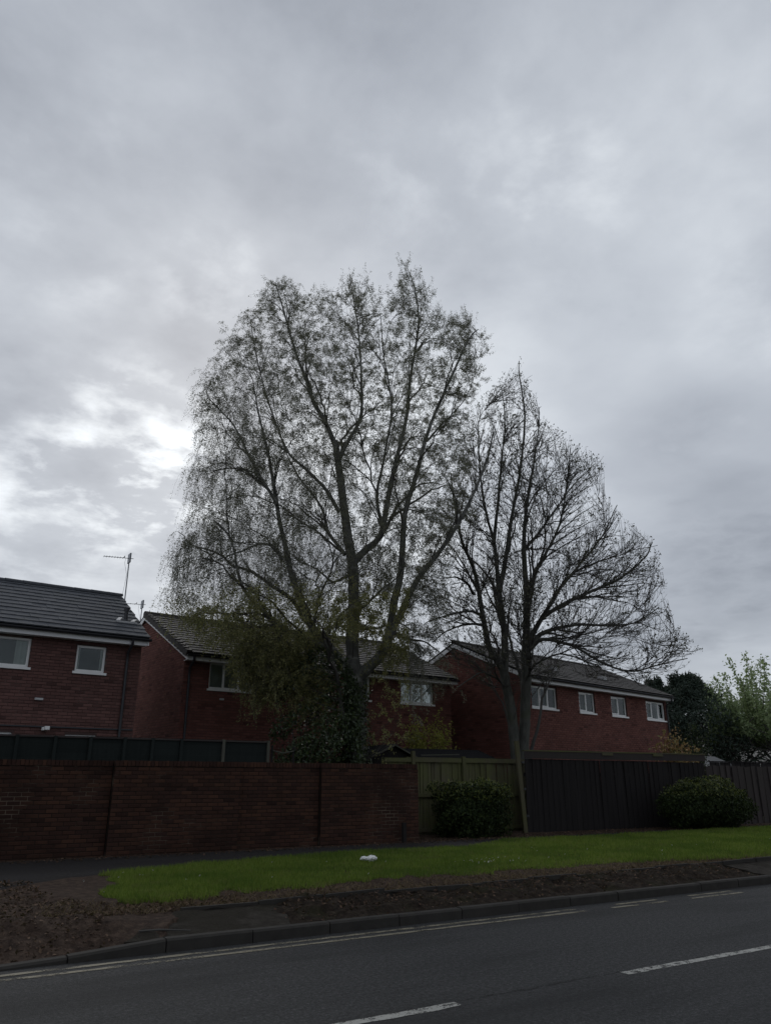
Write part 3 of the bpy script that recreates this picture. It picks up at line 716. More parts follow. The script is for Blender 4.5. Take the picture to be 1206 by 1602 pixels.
fl = MB(); y0 = .72; fl.obox((-.66, y0, zeL + slL * y0 + .05), (-.12, y0 + .02, zeL + slL * y0 + .05), .1, .05); fl.obox((-.62, y0, zeL + slL * y0 + .075), (-.5, y0 + .2, zeL + slL * (y0 + .2) + .07), .1, .03); fl.obox((-.24, y0, zeL + slL * y0 + .075), (-.12, y0 + .16, zeL + slL * (y0 + .16) + .07), .1, .03)
fl.build('flashing', MT['lead'], roofL)

hM, zeM, zrM, slM, roofM = house('brick_house', 'red brick house with white bargeboard gable behind the leafy birch tree', (6.94, 21.5), 4.7, 0, 10.2, 3.75, 5.02, 6.74,
    [(.84, 2.28, 4.1, 4.86, 3, .5, None), (5.55, 6.58, 4.1, 4.86, 2, .5, None), (7.88, 9.32, 4.1, 4.86, 3, .5, None)],
    ('house_brick', 'tile_brown'), downpipes=(.2,), verge_tiles=True)
MB().box(1.2, 1.32, .24, .3, 3.55, 3.6).build('wall_vent', MT['lead'], hM)
hT, zeT, zrT, slT, roofT = house('brick_house', 'red brick house with four upstairs windows behind the bare ash tree', (18.56, 20.09), 11.9, 0, 10.3, 3.45, 5.02, 6.56,
    [(.4, 1.95, 4.0, 4.74, 3, .5, (1,)), (3.4, 4.48, 4.0, 4.74, 2, .5, (0,)), (5.68, 6.85, 4.0, 4.74, 2, .22, (0,)), (8.45, 10.05, 4.0, 4.74, 3, 0, (0, 2))],
    ('house_brick', 'tile_brown'), downpipes=(10.12,))
for x, y in ((3.05, 1.1), (6.2, .9)):
    sk = MB(); sk.box(x, x + .3, y, y + .22, zeT + slT * y + .05, zeT + slT * y + .2); sk.build('roof_vent', MT['lead'], roofT)

# television aerials
def aerial(name, label, base, height, boom, az, n_el):
    e = empty(name, base); tag(e, label, 'aerial', None)
    MB().tube([[0, 0, -.25], [0, 0, height]], .018, 8).build('mast', MT['steel'], e, True)
    d = np.array([math.cos(az), math.sin(az), -.02]); p = np.array([-math.sin(az), math.cos(az), 0])
    top = np.array([0, 0, height - .06]); b = MB(); b.obox(top - d * .12, top + d * boom, .016, .016); b.build('boom', MT['steel'], e)
    for k in range(n_el):
        q = top + d * (boom * (.25 + .75 * k / max(1, n_el - 1))); el = MB(); el.tube([q - p * .11, q + p * .11], .006, 5); el.build('element', MT['steel'], e)
    rf = MB(); q = top + d * .02; rf.box(-.02, .02, -.13, .13, height - .2, height + .08); rf.build('reflector', MT['steel'], e)
    dp = MB(); q = top + d * boom * .2; dp.tube([q - p * .1 + [0, 0, .03], q + p * .1 + [0, 0, .03]], .014, 6); dp.build('dipole', MT['black_plastic'], e)
    cb = MB(); cb.tube([top + d * .1, top + d * .12 + [0, 0, -.15], top + d * .03 + [0, 0, -.5], top + d * .06 + [0, 0, -.9], top + d * .1 + [0, 0, -1.3]], .004, 4); cb.build('cable', MT['black_plastic'], e)
    return e
aerial('television_aerial', 'tall television aerial on a mast at the grey roof end', (5.36, 22.85, 6.62), 1.3, .72, R(172), 8)
aerial('television_aerial', 'small television aerial behind the grey roof, beside the bargeboard gable', (7.05, 27.4, 6.2), 1.36, 1.0, R(172), 6)

# ------------------------------------------------------------------ sheds and the far building
def shed(name, label, x0, x1, y0, y1, zw, zr_, roofmat, wallmat, along='x', trim=None, base=.2):
    e = empty(name, (x0, y0, base)); tag(e, label, 'shed'); w, d = x1 - x0, y1 - y0; zw -= base; zr_ -= base
    n = max(2, int(w / .14))
    MB().box(0, w, .02, d, -.05, zw).build('wall', MT[wallmat], e)
    bm_ = mesh_np('board', box_v(.003, w / n - .003, 0, .019, 0, zw), [BOXF], MT[wallmat])
    for k in range(n): link('board', bm_, e, (k * w / n, 0, 0))
    r = MB()
    if along == 'x':
        P = [[-.1, -.12, zw - .03], [w + .1, -.12, zw - .03], [w + .1, d / 2, zr_], [-.1, d / 2, zr_], [-.1, d + .12, zw - .03], [w + .1, d + .12, zw - .03]]; Q = [[0, 1, 2, 3], [3, 2, 5, 4]]
    else:
        P = [[-.1, -.12, zw - .03], [-.1, d + .12, zw - .03], [w / 2, d + .12, zr_], [w / 2, -.12, zr_], [w + .1, -.12, zw - .03], [w + .1, d + .12, zw - .03]]; Q = [[0, 3, 2, 1], [3, 4, 5, 2]]
    v = np.array(P + [[a, b, c + .035] for a, b, c in P]); r.add(v, np.array([q[::-1] for q in Q] + [[x + 6 for x in q] for q in Q]))
    ed = [[0, 1], [1, 2], [2, 3], [3, 0], [3, 4], [4, 5], [5, 2]]; r.add(v, np.array([[a, b, b + 6, a + 6] for a, b in ed])); r.build('roof', MT[roofmat], e)
    if along != 'x':
        g = MB(); g.add([[0, .012, zw - .02], [w, .012, zw - .02], [w / 2, .012, zr_ - .02]], np.array([[0, 1, 2]])); g.build('gable', MT[wallmat], e)
        for a, b in ((P[0], P[3]), (P[3], P[4])):
            t = MB(); t.obox((a[0], -.135, a[2] + .01), (b[0], -.135, b[2] + .01), .02, .04); t.build('trim', MT[trim or wallmat], e)
    return e
shed('garden_shed', 'dark felt roofed shed peeping over the brick wall end', 11.0, 12.75, 18.5, 20.3, 2.1, 2.5, 'felt', 'wood_dark', 'y', 'wood_post')
shed('garden_shed', 'low black felt shed roof behind the olive timber screen', 12.9, 15.5, 18.7, 20.2, 2.2, 2.44, 'felt', 'wood_olive', 'x')
MB().obox((-.05, -.14, 2.06), (1.3, -.14, 2.1), .02, .035).build('eaves_batten', MT['wood_post'], bpy.data.objects['garden_shed.001'])
shed('garden_shed', 'grey roofed shed in front of the dark conifer', 32.0, 34.6, 23.8, 26, 2.2, 2.66, 'felt_grey', 'wood_weathered', 'x')
fb = empty('rendered_building', (44.3, 30, .2)); tag(fb, 'pale rendered building behind the fresh green tree', 'building')
MB().box(0, 10, 0, 7, -.2, 3.5).build('wall', MT['render_pale'], fb)
r = MB(); P = [[-.3, -.3, 3.45], [10.3, -.3, 3.45], [10.3, 3.5, 5.2], [-.3, 3.5, 5.2], [-.3, 7.3, 3.45], [10.3, 7.3, 3.45]]; v = np.array(P + [[a, b, c + .1] for a, b, c in P])
r.add(v, np.array([[3, 2, 1, 0], [4, 5, 2, 3], [6, 7, 8, 9], [9, 8, 11, 10]])); r.add(v, np.array([[a, b, b + 6, a + 6] for a, b in ((0, 1), (1, 2), (2, 3), (3, 0), (3, 4), (4, 5), (5, 2))])); r.build('roof', MT['felt_grey'], fb)
g = MB()
for xx in (.01, 9.99): g.add([[xx, 0, 3.48], [xx, 7, 3.48], [xx, 3.5, 5.12]], np.array([[0, 1, 2]]))
g.build('gable', MT['render_pale'], fb)
w_ = MB().box(3, 4.6, -.03, .0, 1.2, 2.3).build('window', MT['upvc'], fb); MB().box(3.1, 4.5, -.035, -.031, 1.3, 2.2).build('pane', MT['glass'], w_)

# ------------------------------------------------------------------ leaves
def leaf_mesh(name, P, size, mat, asp=.55, normal=None, spread=1.0, droop=None):
    """one rhombic leaf (two triangles, folded along the midrib) per point"""
    n = len(P); P = np.asarray(P, float); size = np.broadcast_to(size, (n,)) * rng.uniform(.7, 1.3, n)
    if normal is None: nm = rng.normal(size=(n, 3))
    else: nm = normal + rng.normal(size=(n, 3)) * spread
    nm /= np.linalg.norm(nm, axis=1, keepdims=True) + 1e-9
    ax = rng.normal(size=(n, 3))
    if droop is not None: ax += np.array([0, 0, -1.0]) * droop
    ax -= nm * (ax * nm).sum(1, keepdims=True); ax /= np.linalg.norm(ax, axis=1, keepdims=True) + 1e-9
    sd = np.cross(nm, ax); L = size[:, None]; Wd = L * asp * .5
    v = np.stack([P, P + ax * L * .45 + sd * Wd + nm * L * .08, P + ax * L, P + ax * L * .45 - sd * Wd + nm * L * .08], 1).reshape(-1, 3)
    b = np.arange(n)[:, None] * 4
    return mesh_np(name, v, [np.concatenate([b + [0, 1, 2], b + [0, 2, 3]])], mat)

def point_in_poly(x, y, poly):
    poly = np.asarray(poly, float); ins = np.zeros(len(x), bool); j = len(poly) - 1
    for i in range(len(poly)):
        xi, yi = poly[i]; xj, yj = poly[j]
        c = ((yi > y) != (yj > y)) & (x < (xj - xi) * (y - yi) / (yj - yi + 1e-12) + xi); ins ^= c; j = i
    return ins
def sample_crown(poly, n, D, depth_k=.8, clump=None):
    """points through the volume of a crown whose outline is poly; depth follows the width at each height"""
    poly = np.asarray(poly, float); lo, hi = poly.min(0), poly.max(0); out = []
    ys = np.arange(lo[1], hi[1] + 1, 4.0); xl, xr = np.zeros(len(ys)), np.zeros(len(ys))
    for k, y in enumerate(ys):
        xx = np.arange(lo[0], hi[0], 3.0); ins = point_in_poly(xx, np.full(len(xx), y + .01), poly)
        xl[k], xr[k] = (xx[ins].min(), xx[ins].max()) if ins.any() else (np.nan, np.nan)
    ok = ~np.isnan(xl); xl = np.interp(ys, ys[ok], xl[ok]); xr = np.interp(ys, ys[ok], xr[ok])
    while len(out) < n:
        x = rng.uniform(lo[0], hi[0], n * 2); y = rng.uniform(lo[1], hi[1], n * 2); k = point_in_poly(x, y, poly)
        for px, py in zip(x[k], y[k]):
            a, b = np.interp(py, ys, xl), np.interp(py, ys, xr); c, h = (a + b) / 2, max(8, (b - a) / 2)
            f_ = (px - c) / h; dm = h / FOC * D * 1.05 * depth_k * math.sqrt(max(0.02, 1 - f_ * f_))
            out.append(at_depth(px, py, D + rng.uniform(-dm, dm)))
            if len(out) >= n: break
    return np.array(out)
def catmull(pts, n):
    p = np.asarray(pts, float); p = np.concatenate([[2 * p[0] - p[1]], p, [2 * p[-1] - p[-2]]]); m = len(p) - 3
    u = np.linspace(0, m - 1e-6, n); i = u.astype(int); t = (u - i)[:, None]
    a, b, c, d = p[i], p[i + 1], p[i + 2], p[i + 3]
    return .5 * (2 * b + (c - a) * t + (2 * a - 5 * b + 4 * c - d) * t ** 2 + (3 * b - a - 3 * c + d) * t ** 3)
class Tree:
    def __init__(s, D):
        s.D = D; s.pos = np.zeros((0, 3)); s.tan = np.zeros((0, 3)); s.rad = np.zeros(0); s.lev = np.zeros(0, int); s.parts = {}
    def reg(s, P, Rr, lev):
        T = np.gradient(P, axis=1); T /= np.linalg.norm(T, axis=2, keepdims=True) + 1e-9
        s.pos = np.concatenate([s.pos, P.reshape(-1, 3)]); s.tan = np.concatenate([s.tan, T.reshape(-1, 3)]); s.rad = np.concatenate([s.rad, Rr.ravel()]); s.lev = np.concatenate([s.lev, np.full(Rr.size, lev)])
    def limb(s, trace, offs, r0, r1, lev=0, wob=.05):
        """a main limb traced as (photo x, photo y); offs = depth offset (m) at its start and end"""
        o = np.linspace(0, 1, len(trace)) ** 1.1 * (offs[1] - offs[0]) + offs[0]
        P = catmull([at_depth(x, y, s.D + q) for (x, y), q in zip(trace, o)], 26)
        w = np.cumsum(rng.normal(0, wob * .15, P.shape), 0); w -= np.linspace(0, 1, 26)[:, None] * w[-1]; w[0] = 0; P = P + w
        Rr = r0 + (r1 - r0) * np.linspace(0, 1, 26) ** .85; Rr = Rr * (1 + rng.normal(0, .03, 26))
        s.reg(P[None], Rr[None], lev); return P, Rr
    def grow(s, targets, lev, n, r_k, r_min, mode, from_lev, up=.15, maxr=.6, thr=.8, wt=2.5):
        """a branch from the best placed older node to each target"""
        m = np.isin(s.lev, from_lev); pos, tan, rad = s.pos[m], s.tan[m], s.rad[m]
        Ps, Rs = [], []
        for c in range(0, len(targets), 300):
            T_ = targets[c:c + 300]; d = T_[:, None] - pos[None]; L = np.linalg.norm(d, axis=2) + 1e-6
            cs = (d * tan[None]).sum(2) / L; rise = d[..., 2] / L
            cost = L * (1 + wt * np.clip(thr - cs, 0, 2) + .5 * np.clip(-rise - .1, 0, 1) * (mode != 'hang')); cost *= rng.uniform(.9, 1.1, cost.shape)
            k = cost.argmin(1); p0, t0, r0 = pos[k], tan[k], rad[k]; dist = np.linalg.norm(T_ - p0, axis=1, keepdims=True)
            t = np.linspace(0, 1, n)[None, :, None]
            upv = np.array([0, 0, 1.0])
            if mode == 'ash': p1 = p0 + t0 * dist * .3 + (T_ - p0) * .3 - upv * dist * .08; pe = T_
            elif mode == 'hang': p1 = p0 + (T_ - p0) * np.array([.75, .75, .2]) + upv * dist * .12; pe = T_
            else: p1 = p0 + t0 * dist * .3 + (T_ - p0) * .3 + upv * dist * up; pe = T_
            P = (1 - t) ** 2 * p0[:, None] + 2 * t * (1 - t) * p1[:, None] + t ** 2 * pe[:, None]
            wob = np.cumsum(rng.normal(0, 1, P.shape), 1) * dist[:, None] * (.008 if mode == 'ash' else .014); wob -= wob[:, :1]; P = P + wob
            ra = np.clip(dist[:, 0] * r_k + r_min, r_min, np.maximum(r0 * maxr, r_min)); rr = ra[:, None] * (1 - .72 * np.linspace(0, 1, n)[None])
            Ps.append(P); Rs.append(np.maximum(rr, r_min * .45))
        P, Rr = np.concatenate(Ps), np.concatenate(Rs); s.reg(P, Rr, lev); return P, Rr
def tube_obj(name, items, sides, mat, parent, smooth=True):
    mb = MB()
    for P, Rr in items:
        P = P if P.ndim == 3 else P[None]; Rr = Rr if Rr.ndim == 2 else Rr[None]; v, f = tubes(P, Rr, sides); mb.add(v, f)
    return mb.build(name, mat, parent, smooth)

# ------------------------------------------------------------------ birch
DB = 21.3
bt = Tree(DB); base = at_depth(553, 1195, DB); base[2] = .2
bo = link('birch_tree', None, None, base); bo.empty_display_size = .2
tag(bo, 'tall birch with drooping twigs and small spring leaves, stems forking low', 'tree')
def proj_x(P):
    x = P[:, 0] * math.cos(YAW) - P[:, 1] * math.sin(YAW); y = P[:, 0] * math.sin(YAW) + P[:, 1] * math.cos(YAW)
    return 603 + FOC * x / (y * math.cos(PITCH) + (P[:, 2] - CAM_H) * math.sin(PITCH))
trunk = [bt.limb([(556, 1300), (555, 1190), (553, 1120), (552, 1060), (553, 1040)], (0, 0), .31, .24)]
limbs = []
Lm = lambda *a, **k: limbs.append(bt.limb(*a, **k))
Lm([(553, 1060), (552, 1000), (554, 940), (552, 890), (545, 850), (538, 800), (531, 750), (527, 715), (524, 690)], (0, .2), .2, .095)
Lm([(524, 695), (508, 655), (492, 630), (478, 590), (466, 555), (452, 510), (440, 470), (432, 445)], (.2, -.9), .085, .012)
Lm([(528, 725), (545, 690), (565, 655), (567, 600), (563, 540), (556, 490), (547, 430)], (.2, .8), .075, .012)
Lm([(548, 885), (570, 862), (595, 838), (603, 795), (617, 725), (634, 655), (639, 600), (648, 545), (653, 500), (648, 455), (640, 425)], (.1, 1.0), .12, .012)
Lm([(560, 1058), (580, 1040), (600, 1018), (609, 985), (615, 945), (626, 898), (630, 845), (635, 795), (650, 750), (668, 680), (688, 630), (710, 582), (733, 530), (748, 515)], (0, -1.1), .17, .014)
Lm([(606, 1000), (622, 975), (640, 935), (658, 900), (690, 860), (722, 812), (745, 765), (763, 715), (772, 675)], (-.1, -1.4), .12, .02)
Lm([(548, 1058), (525, 1025), (503, 1000), (484, 972), (470, 935), (456, 900), (446, 855), (436, 805), (428, 755), (420, 712), (408, 660), (400, 620)], (0, -1.0), .16, .02)
Lm([(520, 1022), (490, 1005), (455, 992), (430, 974), (408, 953), (384, 926), (370, 885), (360, 840), (335, 815)], (-.1, -1.6), .1, .018)
Lm([(442, 875), (428, 856), (407, 852), (373, 864), (335, 878)], (-.6, -1.2), .05, .015)
Lm([(433, 790), (415, 755), (392, 715), (370, 670), (345, 640), (325, 620)], (-.8, -.2), .055, .012)
Lm([(540, 868), (515, 835), (505, 800), (490, 775), (465, 740), (445, 700), (430, 640)], (.1, 1.6), .06, .012)
Lm([(530, 800), (510, 765), (480, 735), (450, 705), (425, 640), (405, 570), (392, 500)], (.1, 1.2), .065, .012)
Lm([(552, 960), (575, 945), (600, 920), (625, 900)], (0, -1.2), .05, .015)
Lm([(555, 985), (590, 982), (620, 975), (650, 990)], (0, 1.5), .045, .012)
Lm([(612, 990), (640, 1000), (665, 1005), (700, 1030)], (0, -1.3), .05, .012)
Lm([(545, 900), (520, 910), (495, 890), (470, 880)], (.1, 1.7), .05, .012)
Lm([(490, 985), (495, 950), (505, 920), (520, 880), (510, 830)], (-.2, -1.8), .05, .012)
Lm([(600, 835), (590, 780), (600, 720), (612, 640), (600, 560), (595, 490)], (.1, -1.3), .06, .01)
Lm([(668, 690), (690, 665), (715, 640), (735, 610)], (-.7, .2), .04, .01)
BIRCH = [(272, 938), (274, 850), (300, 785), (300, 700), (310, 600), (345, 548), (390, 480), (428, 436), (460, 440), (508, 470), (545, 420), (580, 452), (604, 495), (612, 455), (635, 418), (662, 440), (678, 480), (700, 492), (735, 492), (757, 532), (745, 590), (728, 640), (742, 700), (735, 770), (712, 830), (690, 900), (694, 960), (660, 1015), (600, 1020), (560, 985), (520, 995), (470, 1040), (410, 1065), (385, 1045), (372, 1005), (330, 985), (290, 968)]
t1 = sample_crown(BIRCH, 130, DB, .85); P1 = bt.grow(t1, 1, 14, .013, .012, 'birch', [0], .1, thr=.88, wt=3.2)
t2 = sample_crown(BIRCH, 950, DB, .9); P2 = bt.grow(t2, 2, 9, .009, .007, 'birch', [0, 1], .08, thr=.82, wt=2.4)
LOW = [(372, 985), (420, 980), (465, 1000), (490, 1030), (500, 1070), (460, 1100), (400, 1092), (376, 1050)]
LOWR = [(575, 1030), (640, 1015), (700, 1035), (715, 1075), (670, 1120), (640, 1140), (600, 1130), (585, 1080)]
t3 = np.concatenate([sample_crown(BIRCH, 5200, DB, .92), sample_crown(LOW, 430, DB - .8, .9), sample_crown(LOWR, 70, DB - .6, .9)])
t3 = t3 + rng.normal(0, .14, t3.shape); t3[:, 2] -= .12; P3 = bt.grow(t3, 3, 7, .004, .0032, 'hang', [1, 2], thr=.5, wt=1.0)
tw0 = P3[0]                                           # drooping twiglets from every fine branch
nt = 27000; bi = rng.integers(0, len(tw0), nt); ji = rng.integers(2, 7, nt); q0 = tw0[bi, ji]
hgt = np.clip((q0[:, 2] - 9) / 8, 0, 1); left = np.clip(((q0 - base) @ np.array([-math.cos(YAW), math.sin(YAW), 0])) / 4, -.5, 1)
ln = rng.uniform(.2, .58, nt) * (1 + .4 * np.clip(left, 0, 1)) * (1 - .1 * hgt)
tg = tw0[bi, np.minimum(ji + 1, 6)] - tw0[bi, ji - 1]; tg /= np.linalg.norm(tg, axis=1, keepdims=True) + 1e-9
hv = rng.normal(size=(nt, 3)) * .75 + tg * .7; hv[:, 2] *= .8; hv[:, 2] += .5 * hgt; hv /= np.linalg.norm(hv, axis=1, keepdims=True)
dr = np.clip(.8 - 1.1 * hgt + .6 * left, -.8, 1.2) * np.where(q0[:, 2] < 6, .45, 1)
t = np.linspace(0, 1, 4)[None, :, None]
P4 = q0[:, None] + hv[:, None] * (ln[:, None, None] * .75) * (t * 1.3 - .5 * t ** 2) + np.array([0, 0, -1.0]) * (dr * ln)[:, None, None] * t ** 1.5
R4 = np.broadcast_to(np.array([.0024, .0021, .0018, .0012]), (nt, 4))
tr_ = tube_obj('trunk', trunk, 16, MT['birch_bark'], None)
lm_ = tube_obj('limbs', limbs, 10, MT['birch_bark'], None)
br_ = tube_obj('branches', [P1, P2], 5, MT['twig'], None); tg_ = tube_obj('twigs', [P3, (P4, R4)], 3, MT['twig'], None, False)
nl = 680000; k = rng.integers(0, nt, nl); uu = rng.uniform(.15, 1, nl) * 3; i0 = np.minimum(uu.astype(int), 2); fr_ = (uu - i0)[:, None]
lp = P4[k, i0] * (1 - fr_) + P4[k, i0 + 1] * fr_ + rng.normal(0, .03, (nl, 3))
keep = rng.random(nl) < np.clip(-.05 + 2.0 * fbm(lp[:, 0] * 1.1 + 3, lp[:, 2] * 1.1 + lp[:, 1] * .5, 21, 3), .3, 1); lp = lp[keep]
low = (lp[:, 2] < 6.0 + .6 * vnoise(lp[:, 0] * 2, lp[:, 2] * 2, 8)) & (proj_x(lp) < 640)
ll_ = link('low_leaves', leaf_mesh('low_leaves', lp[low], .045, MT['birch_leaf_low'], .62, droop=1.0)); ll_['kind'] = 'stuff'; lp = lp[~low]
cr_ = link('crown', leaf_mesh('crown', lp, .033, MT['birch_leaf'], .66, droop=1.2)); cr_['kind'] = 'stuff'
def adopt(root, *parts):
    for p in parts: p.parent = root; p.matrix_parent_inverse = Matrix.Translation(-Vector(root.location))
adopt(bo, tr_, lm_, br_, tg_, cr_, ll_)

# ------------------------------------------------------------------ ash
DA = 24.4
at = Tree(DA); base = at_depth(808, 1200, DA); base[2] = .2
ao = link('ash_tree', None, None, base); ao.empty_display_size = .2
tag(ao, 'nearly leafless ash with spreading upturned twigs behind the olive fence post', 'tree')
limbs = []; trunk = []
Lm = lambda *a, **k: limbs.append(at.limb(*a, **k))
trunk.append(at.limb([(812, 1290), (806, 1180), (798, 1120), (790, 1070), (787, 1048)], (0, 0), .165, .14))
trunk.append(at.limb([(815, 1290), (818, 1180), (822, 1120), (823, 1060), (822, 1017)], (.1, .1), .17, .15))
Lm([(788, 1050), (775, 1028), (763, 1005), (754, 960), (745, 908), (736, 880), (722, 850), (712, 800), (705, 740)], (0, -1.4), .125, .02)
Lm([(788, 1052), (790, 1010), (786, 970), (780, 920), (775, 870), (770, 840), (757, 790), (750, 730), (748, 660)], (0, .5), .13, .015)
Lm([(781, 925), (790, 880), (797, 830), (805, 785), (815, 720), (820, 650), (812, 590), (812, 565)], (.1, 1.2), .09, .012)
Lm([(772, 850), (778, 805), (784, 740), (790, 670), (785, 610)], (.2, -.8), .065, .012)
Lm([(822, 1020), (823, 975), (824, 930), (819, 870), (820, 820), (826, 770), (835, 720), (842, 670)], (.1, -.2), .14, .015)
Lm([(826, 950), (838, 895), (852, 870), (872, 830), (885, 770), (892, 700)], (0, -1.2), .085, .012)
Lm([(819, 860), (840, 835), (865, 800), (895, 760), (925, 730)], (0, 1.4), .06, .012)
Lm([(824, 1010), (836, 985), (853, 962), (890, 940), (930, 922), (973, 903), (1008, 872), (1020, 848)], (0, -.8), .1, .015)
Lm([(826, 1012), (845, 992), (870, 983), (905, 977), (945, 978), (990, 975), (1030, 950)], (0, 1.4), .09, .015)
Lm([(826, 1018), (845, 1000), (870, 1002), (900, 1012), (940, 1035), (985, 1050), (1030, 1040), (1075, 1030)], (0, -1.5), .07, .012)
Lm([(850, 962), (880, 915), (910, 880), (940, 840), (965, 790)], (-.2, 1.0), .07, .012)
Lm([(741, 930), (728, 912), (710, 903), (690, 905)], (-.6, -2.0), .05, .012)
Lm([(752, 962), (735, 955), (708, 960), (680, 968), (665, 975)], (-.3, -1.6), .05, .012)
Lm([(755, 978), (738, 975), (715, 980), (692, 992), (675, 1005)], (-.3, 1.0), .05, .012)
Lm([(790, 1075), (775, 1060), (755, 1050), (735, 1062), (715, 1075)], (0, -1.2), .04, .012)
Lm([(823, 1065), (830, 1045), (845, 1035)], (0, -.8), .05, .03)
Lm([(845, 1035), (870, 1025), (905, 1030), (935, 1055)], (-.8, -1.8), .03, .01)
ASH = [(800, 575), (815, 552), (828, 575), (838, 620), (850, 655), (890, 682), (945, 714), (948, 770), (985, 815), (1030, 842), (1043, 920), (1050, 970), (1100, 1015), (1092, 1035), (1040, 1062), (960, 1070), (880, 1055), (840, 1075), (760, 1075), (700, 1030), (668, 965), (688, 870), (688, 780), (712, 690), (745, 625), (785, 590)]
t1 = sample_crown(ASH, 110, DA, .85); Q1 = at.grow(t1, 1, 14, .0125, .014, 'ash', [0], thr=.9, wt=3.6)
Q1 = tuple(a[(Q1[0][:, -1, 2] - Q1[0][:, -4, 2]) > -.12] for a in Q1)
t2 = sample_crown(ASH, 850, DA, .9); Q2 = at.grow(t2, 2, 10, .0095, .010, 'ash', [0, 1], thr=.86, wt=3.0)
def shoots(src, n, l0, l1, spread, lift, r0, pts=7, cell=.5, cap=2):
    """straightish shoots leaving branches src (N,k,3) at a narrow angle and turning up"""
    k = src.shape[1]; bi = rng.integers(0, len(src), n); ji = np.minimum((k - 1) * np.maximum(rng.random(n) ** .7, .3), k - 1).astype(int)
    q0 = src[bi, ji]; tg = src[bi, np.minimum(ji + 1, k - 1)] - src[bi, np.maximum(ji - 1, 0)]; tg /= np.linalg.norm(tg, axis=1, keepdims=True) + 1e-9
    d = tg + rng.normal(0, spread, (n, 3)); d[:, 2] += lift * .4; d /= np.linalg.norm(d, axis=1, keepdims=True)
    ln = rng.uniform(l0, l1, n); t = np.linspace(0, 1, pts)[None, :, None]
    P = q0[:, None] + d[:, None] * ln[:, None, None] * t + np.array([0, 0, 1.0]) * (ln * lift)[:, None, None] * t ** 2
    P = P + np.cumsum(rng.normal(0, .006, P.shape), 1) * (t > 0)
    e = np.array([proj(p) for p in P[:, -1]]); ok = point_in_poly(e[:, 0], e[:, 1], np.asarray(ASH) + rng.normal(0, 5, (len(ASH), 2))); 
    ok &= (P[:, -1, 2] - P[:, 0, 2]) > -.25 * ln; P = P[ok]; seen_ = {}; kp = np.zeros(len(P), bool)
    for i_, c_ in enumerate(map(tuple, np.floor((P[:, -1] + P[:, pts // 2]) * .5 / cell).astype(int))):
        seen_[c_] = seen_.get(c_, 0) + 1; kp[i_] = seen_[c_] <= cap
    P = P[kp]
    return P, np.broadcast_to(r0 * (1 - .55 * np.linspace(0, 1, pts))[None], (len(P), pts))
Q2 = tuple(a[(Q2[0][:, -1, 2] - Q2[0][:, -4, 2]) > -.1] for a in Q2)
Q3 = shoots(np.concatenate([Q2[0][:, ::2], Q1[0][:, ::3]]), 9000, .4, 1.15, .33, .2, .007)
Q4, Q4r = shoots(Q3[0], 12000, .14, .42, .45, .28, .0046, 5, .3, 2); nt = len(Q4)
tr_ = tube_obj('trunk', trunk, 16, MT['ash_bark'], None); lm_ = tube_obj('limbs', limbs, 10, MT['ash_bark'], None)
br_ = tube_obj('branches', [Q1, Q2], 5, MT['twig'], None); tg_ = tube_obj('twigs', [Q3, (Q4, Q4r)], 4, MT['twig'], None, False)
tips = np.concatenate([Q4[:, -1], Q3[0][:, -1]]); tips = np.repeat(tips, 3, 0) + rng.normal(0, .025, (len(tips) * 3, 3))
up_left = (fbm(tips[:, 0] * .8, tips[:, 2] * .8, 5, 2) > .34); tips = tips[up_left]
b1 = leaf_mesh('buds', tips, .06, MT['ash_bud'], .6, droop=-.6)
cr_ = link('crown', b1); cr_['kind'] = 'stuff'
# small leaves high on the side that meets the birch
nl = 14000; k = rng.integers(0, nt, nl); lp = Q4[k, rng.integers(1, 5, nl)] + rng.normal(0, .03, (nl, 3))
side = ((lp - base) @ np.array([math.cos(YAW), -math.sin(YAW), 0])); lp = lp[(side < .6 + rng.normal(0, .6, len(lp))) & (rng.random(len(lp)) < np.clip((lp[:, 2] - 3) / 9, .1, 1))]
lf_ = link('young_leaves', leaf_mesh('young_leaves', lp, .04, MT['birch_leaf'], .6, droop=.6)); lf_['kind'] = 'stuff'
adopt(ao, tr_, lm_, br_, tg_, cr_, lf_)

# ------------------------------------------------------------------ shrubs and other trees
def blob_points(c, r, n, shell=.35, lump=.25, box=0.0, seed=1, flat=0.0):
    d = rng.normal(size=(n, 3)); d /= np.linalg.norm(d, axis=1, keepdims=True)
    if box: 
        q = np.abs(d) ** 1.0; d = d / (np.max(q, axis=1, keepdims=True) * box + (1 - box))
    rr = 1 - shell * rng.random(n) ** 1.6
    lm = 1 + lump * (fbm(d[:, 0] * 3 + seed, d[:, 2] * 3 + d[:, 1] * 2.1, seed, 3) - .45) * 2
    return np.asarray(c) + d * (rr * lm)[:, None] * np.asarray(r), d
def stems(root, c, h, n, spread, rad, mat='twig'):
    P = []
    for k in range(n):
        a = rng.uniform(0, 6.28); e = np.array([math.cos(a) * spread * rng.uniform(.2, 1), math.sin(a) * spread * rng.uniform(.2, 1), h * rng.uniform(.7, 1)])
        tt_ = np.linspace(0, 1, 7)[:, None]; P.append(np.array([0, 0, -.12]) + e * np.concatenate([tt_ ** 1.3, tt_ ** 1.3, tt_], 1))
    P = np.array(P) + rng.normal(0, .01, (n, 7, 3)); v, f = tubes(P, np.broadcast_to(np.linspace(rad, rad * .3, 7), (n, 7)), 6)
    return MB().add(v, f).build('stems', MT[mat], root, True)
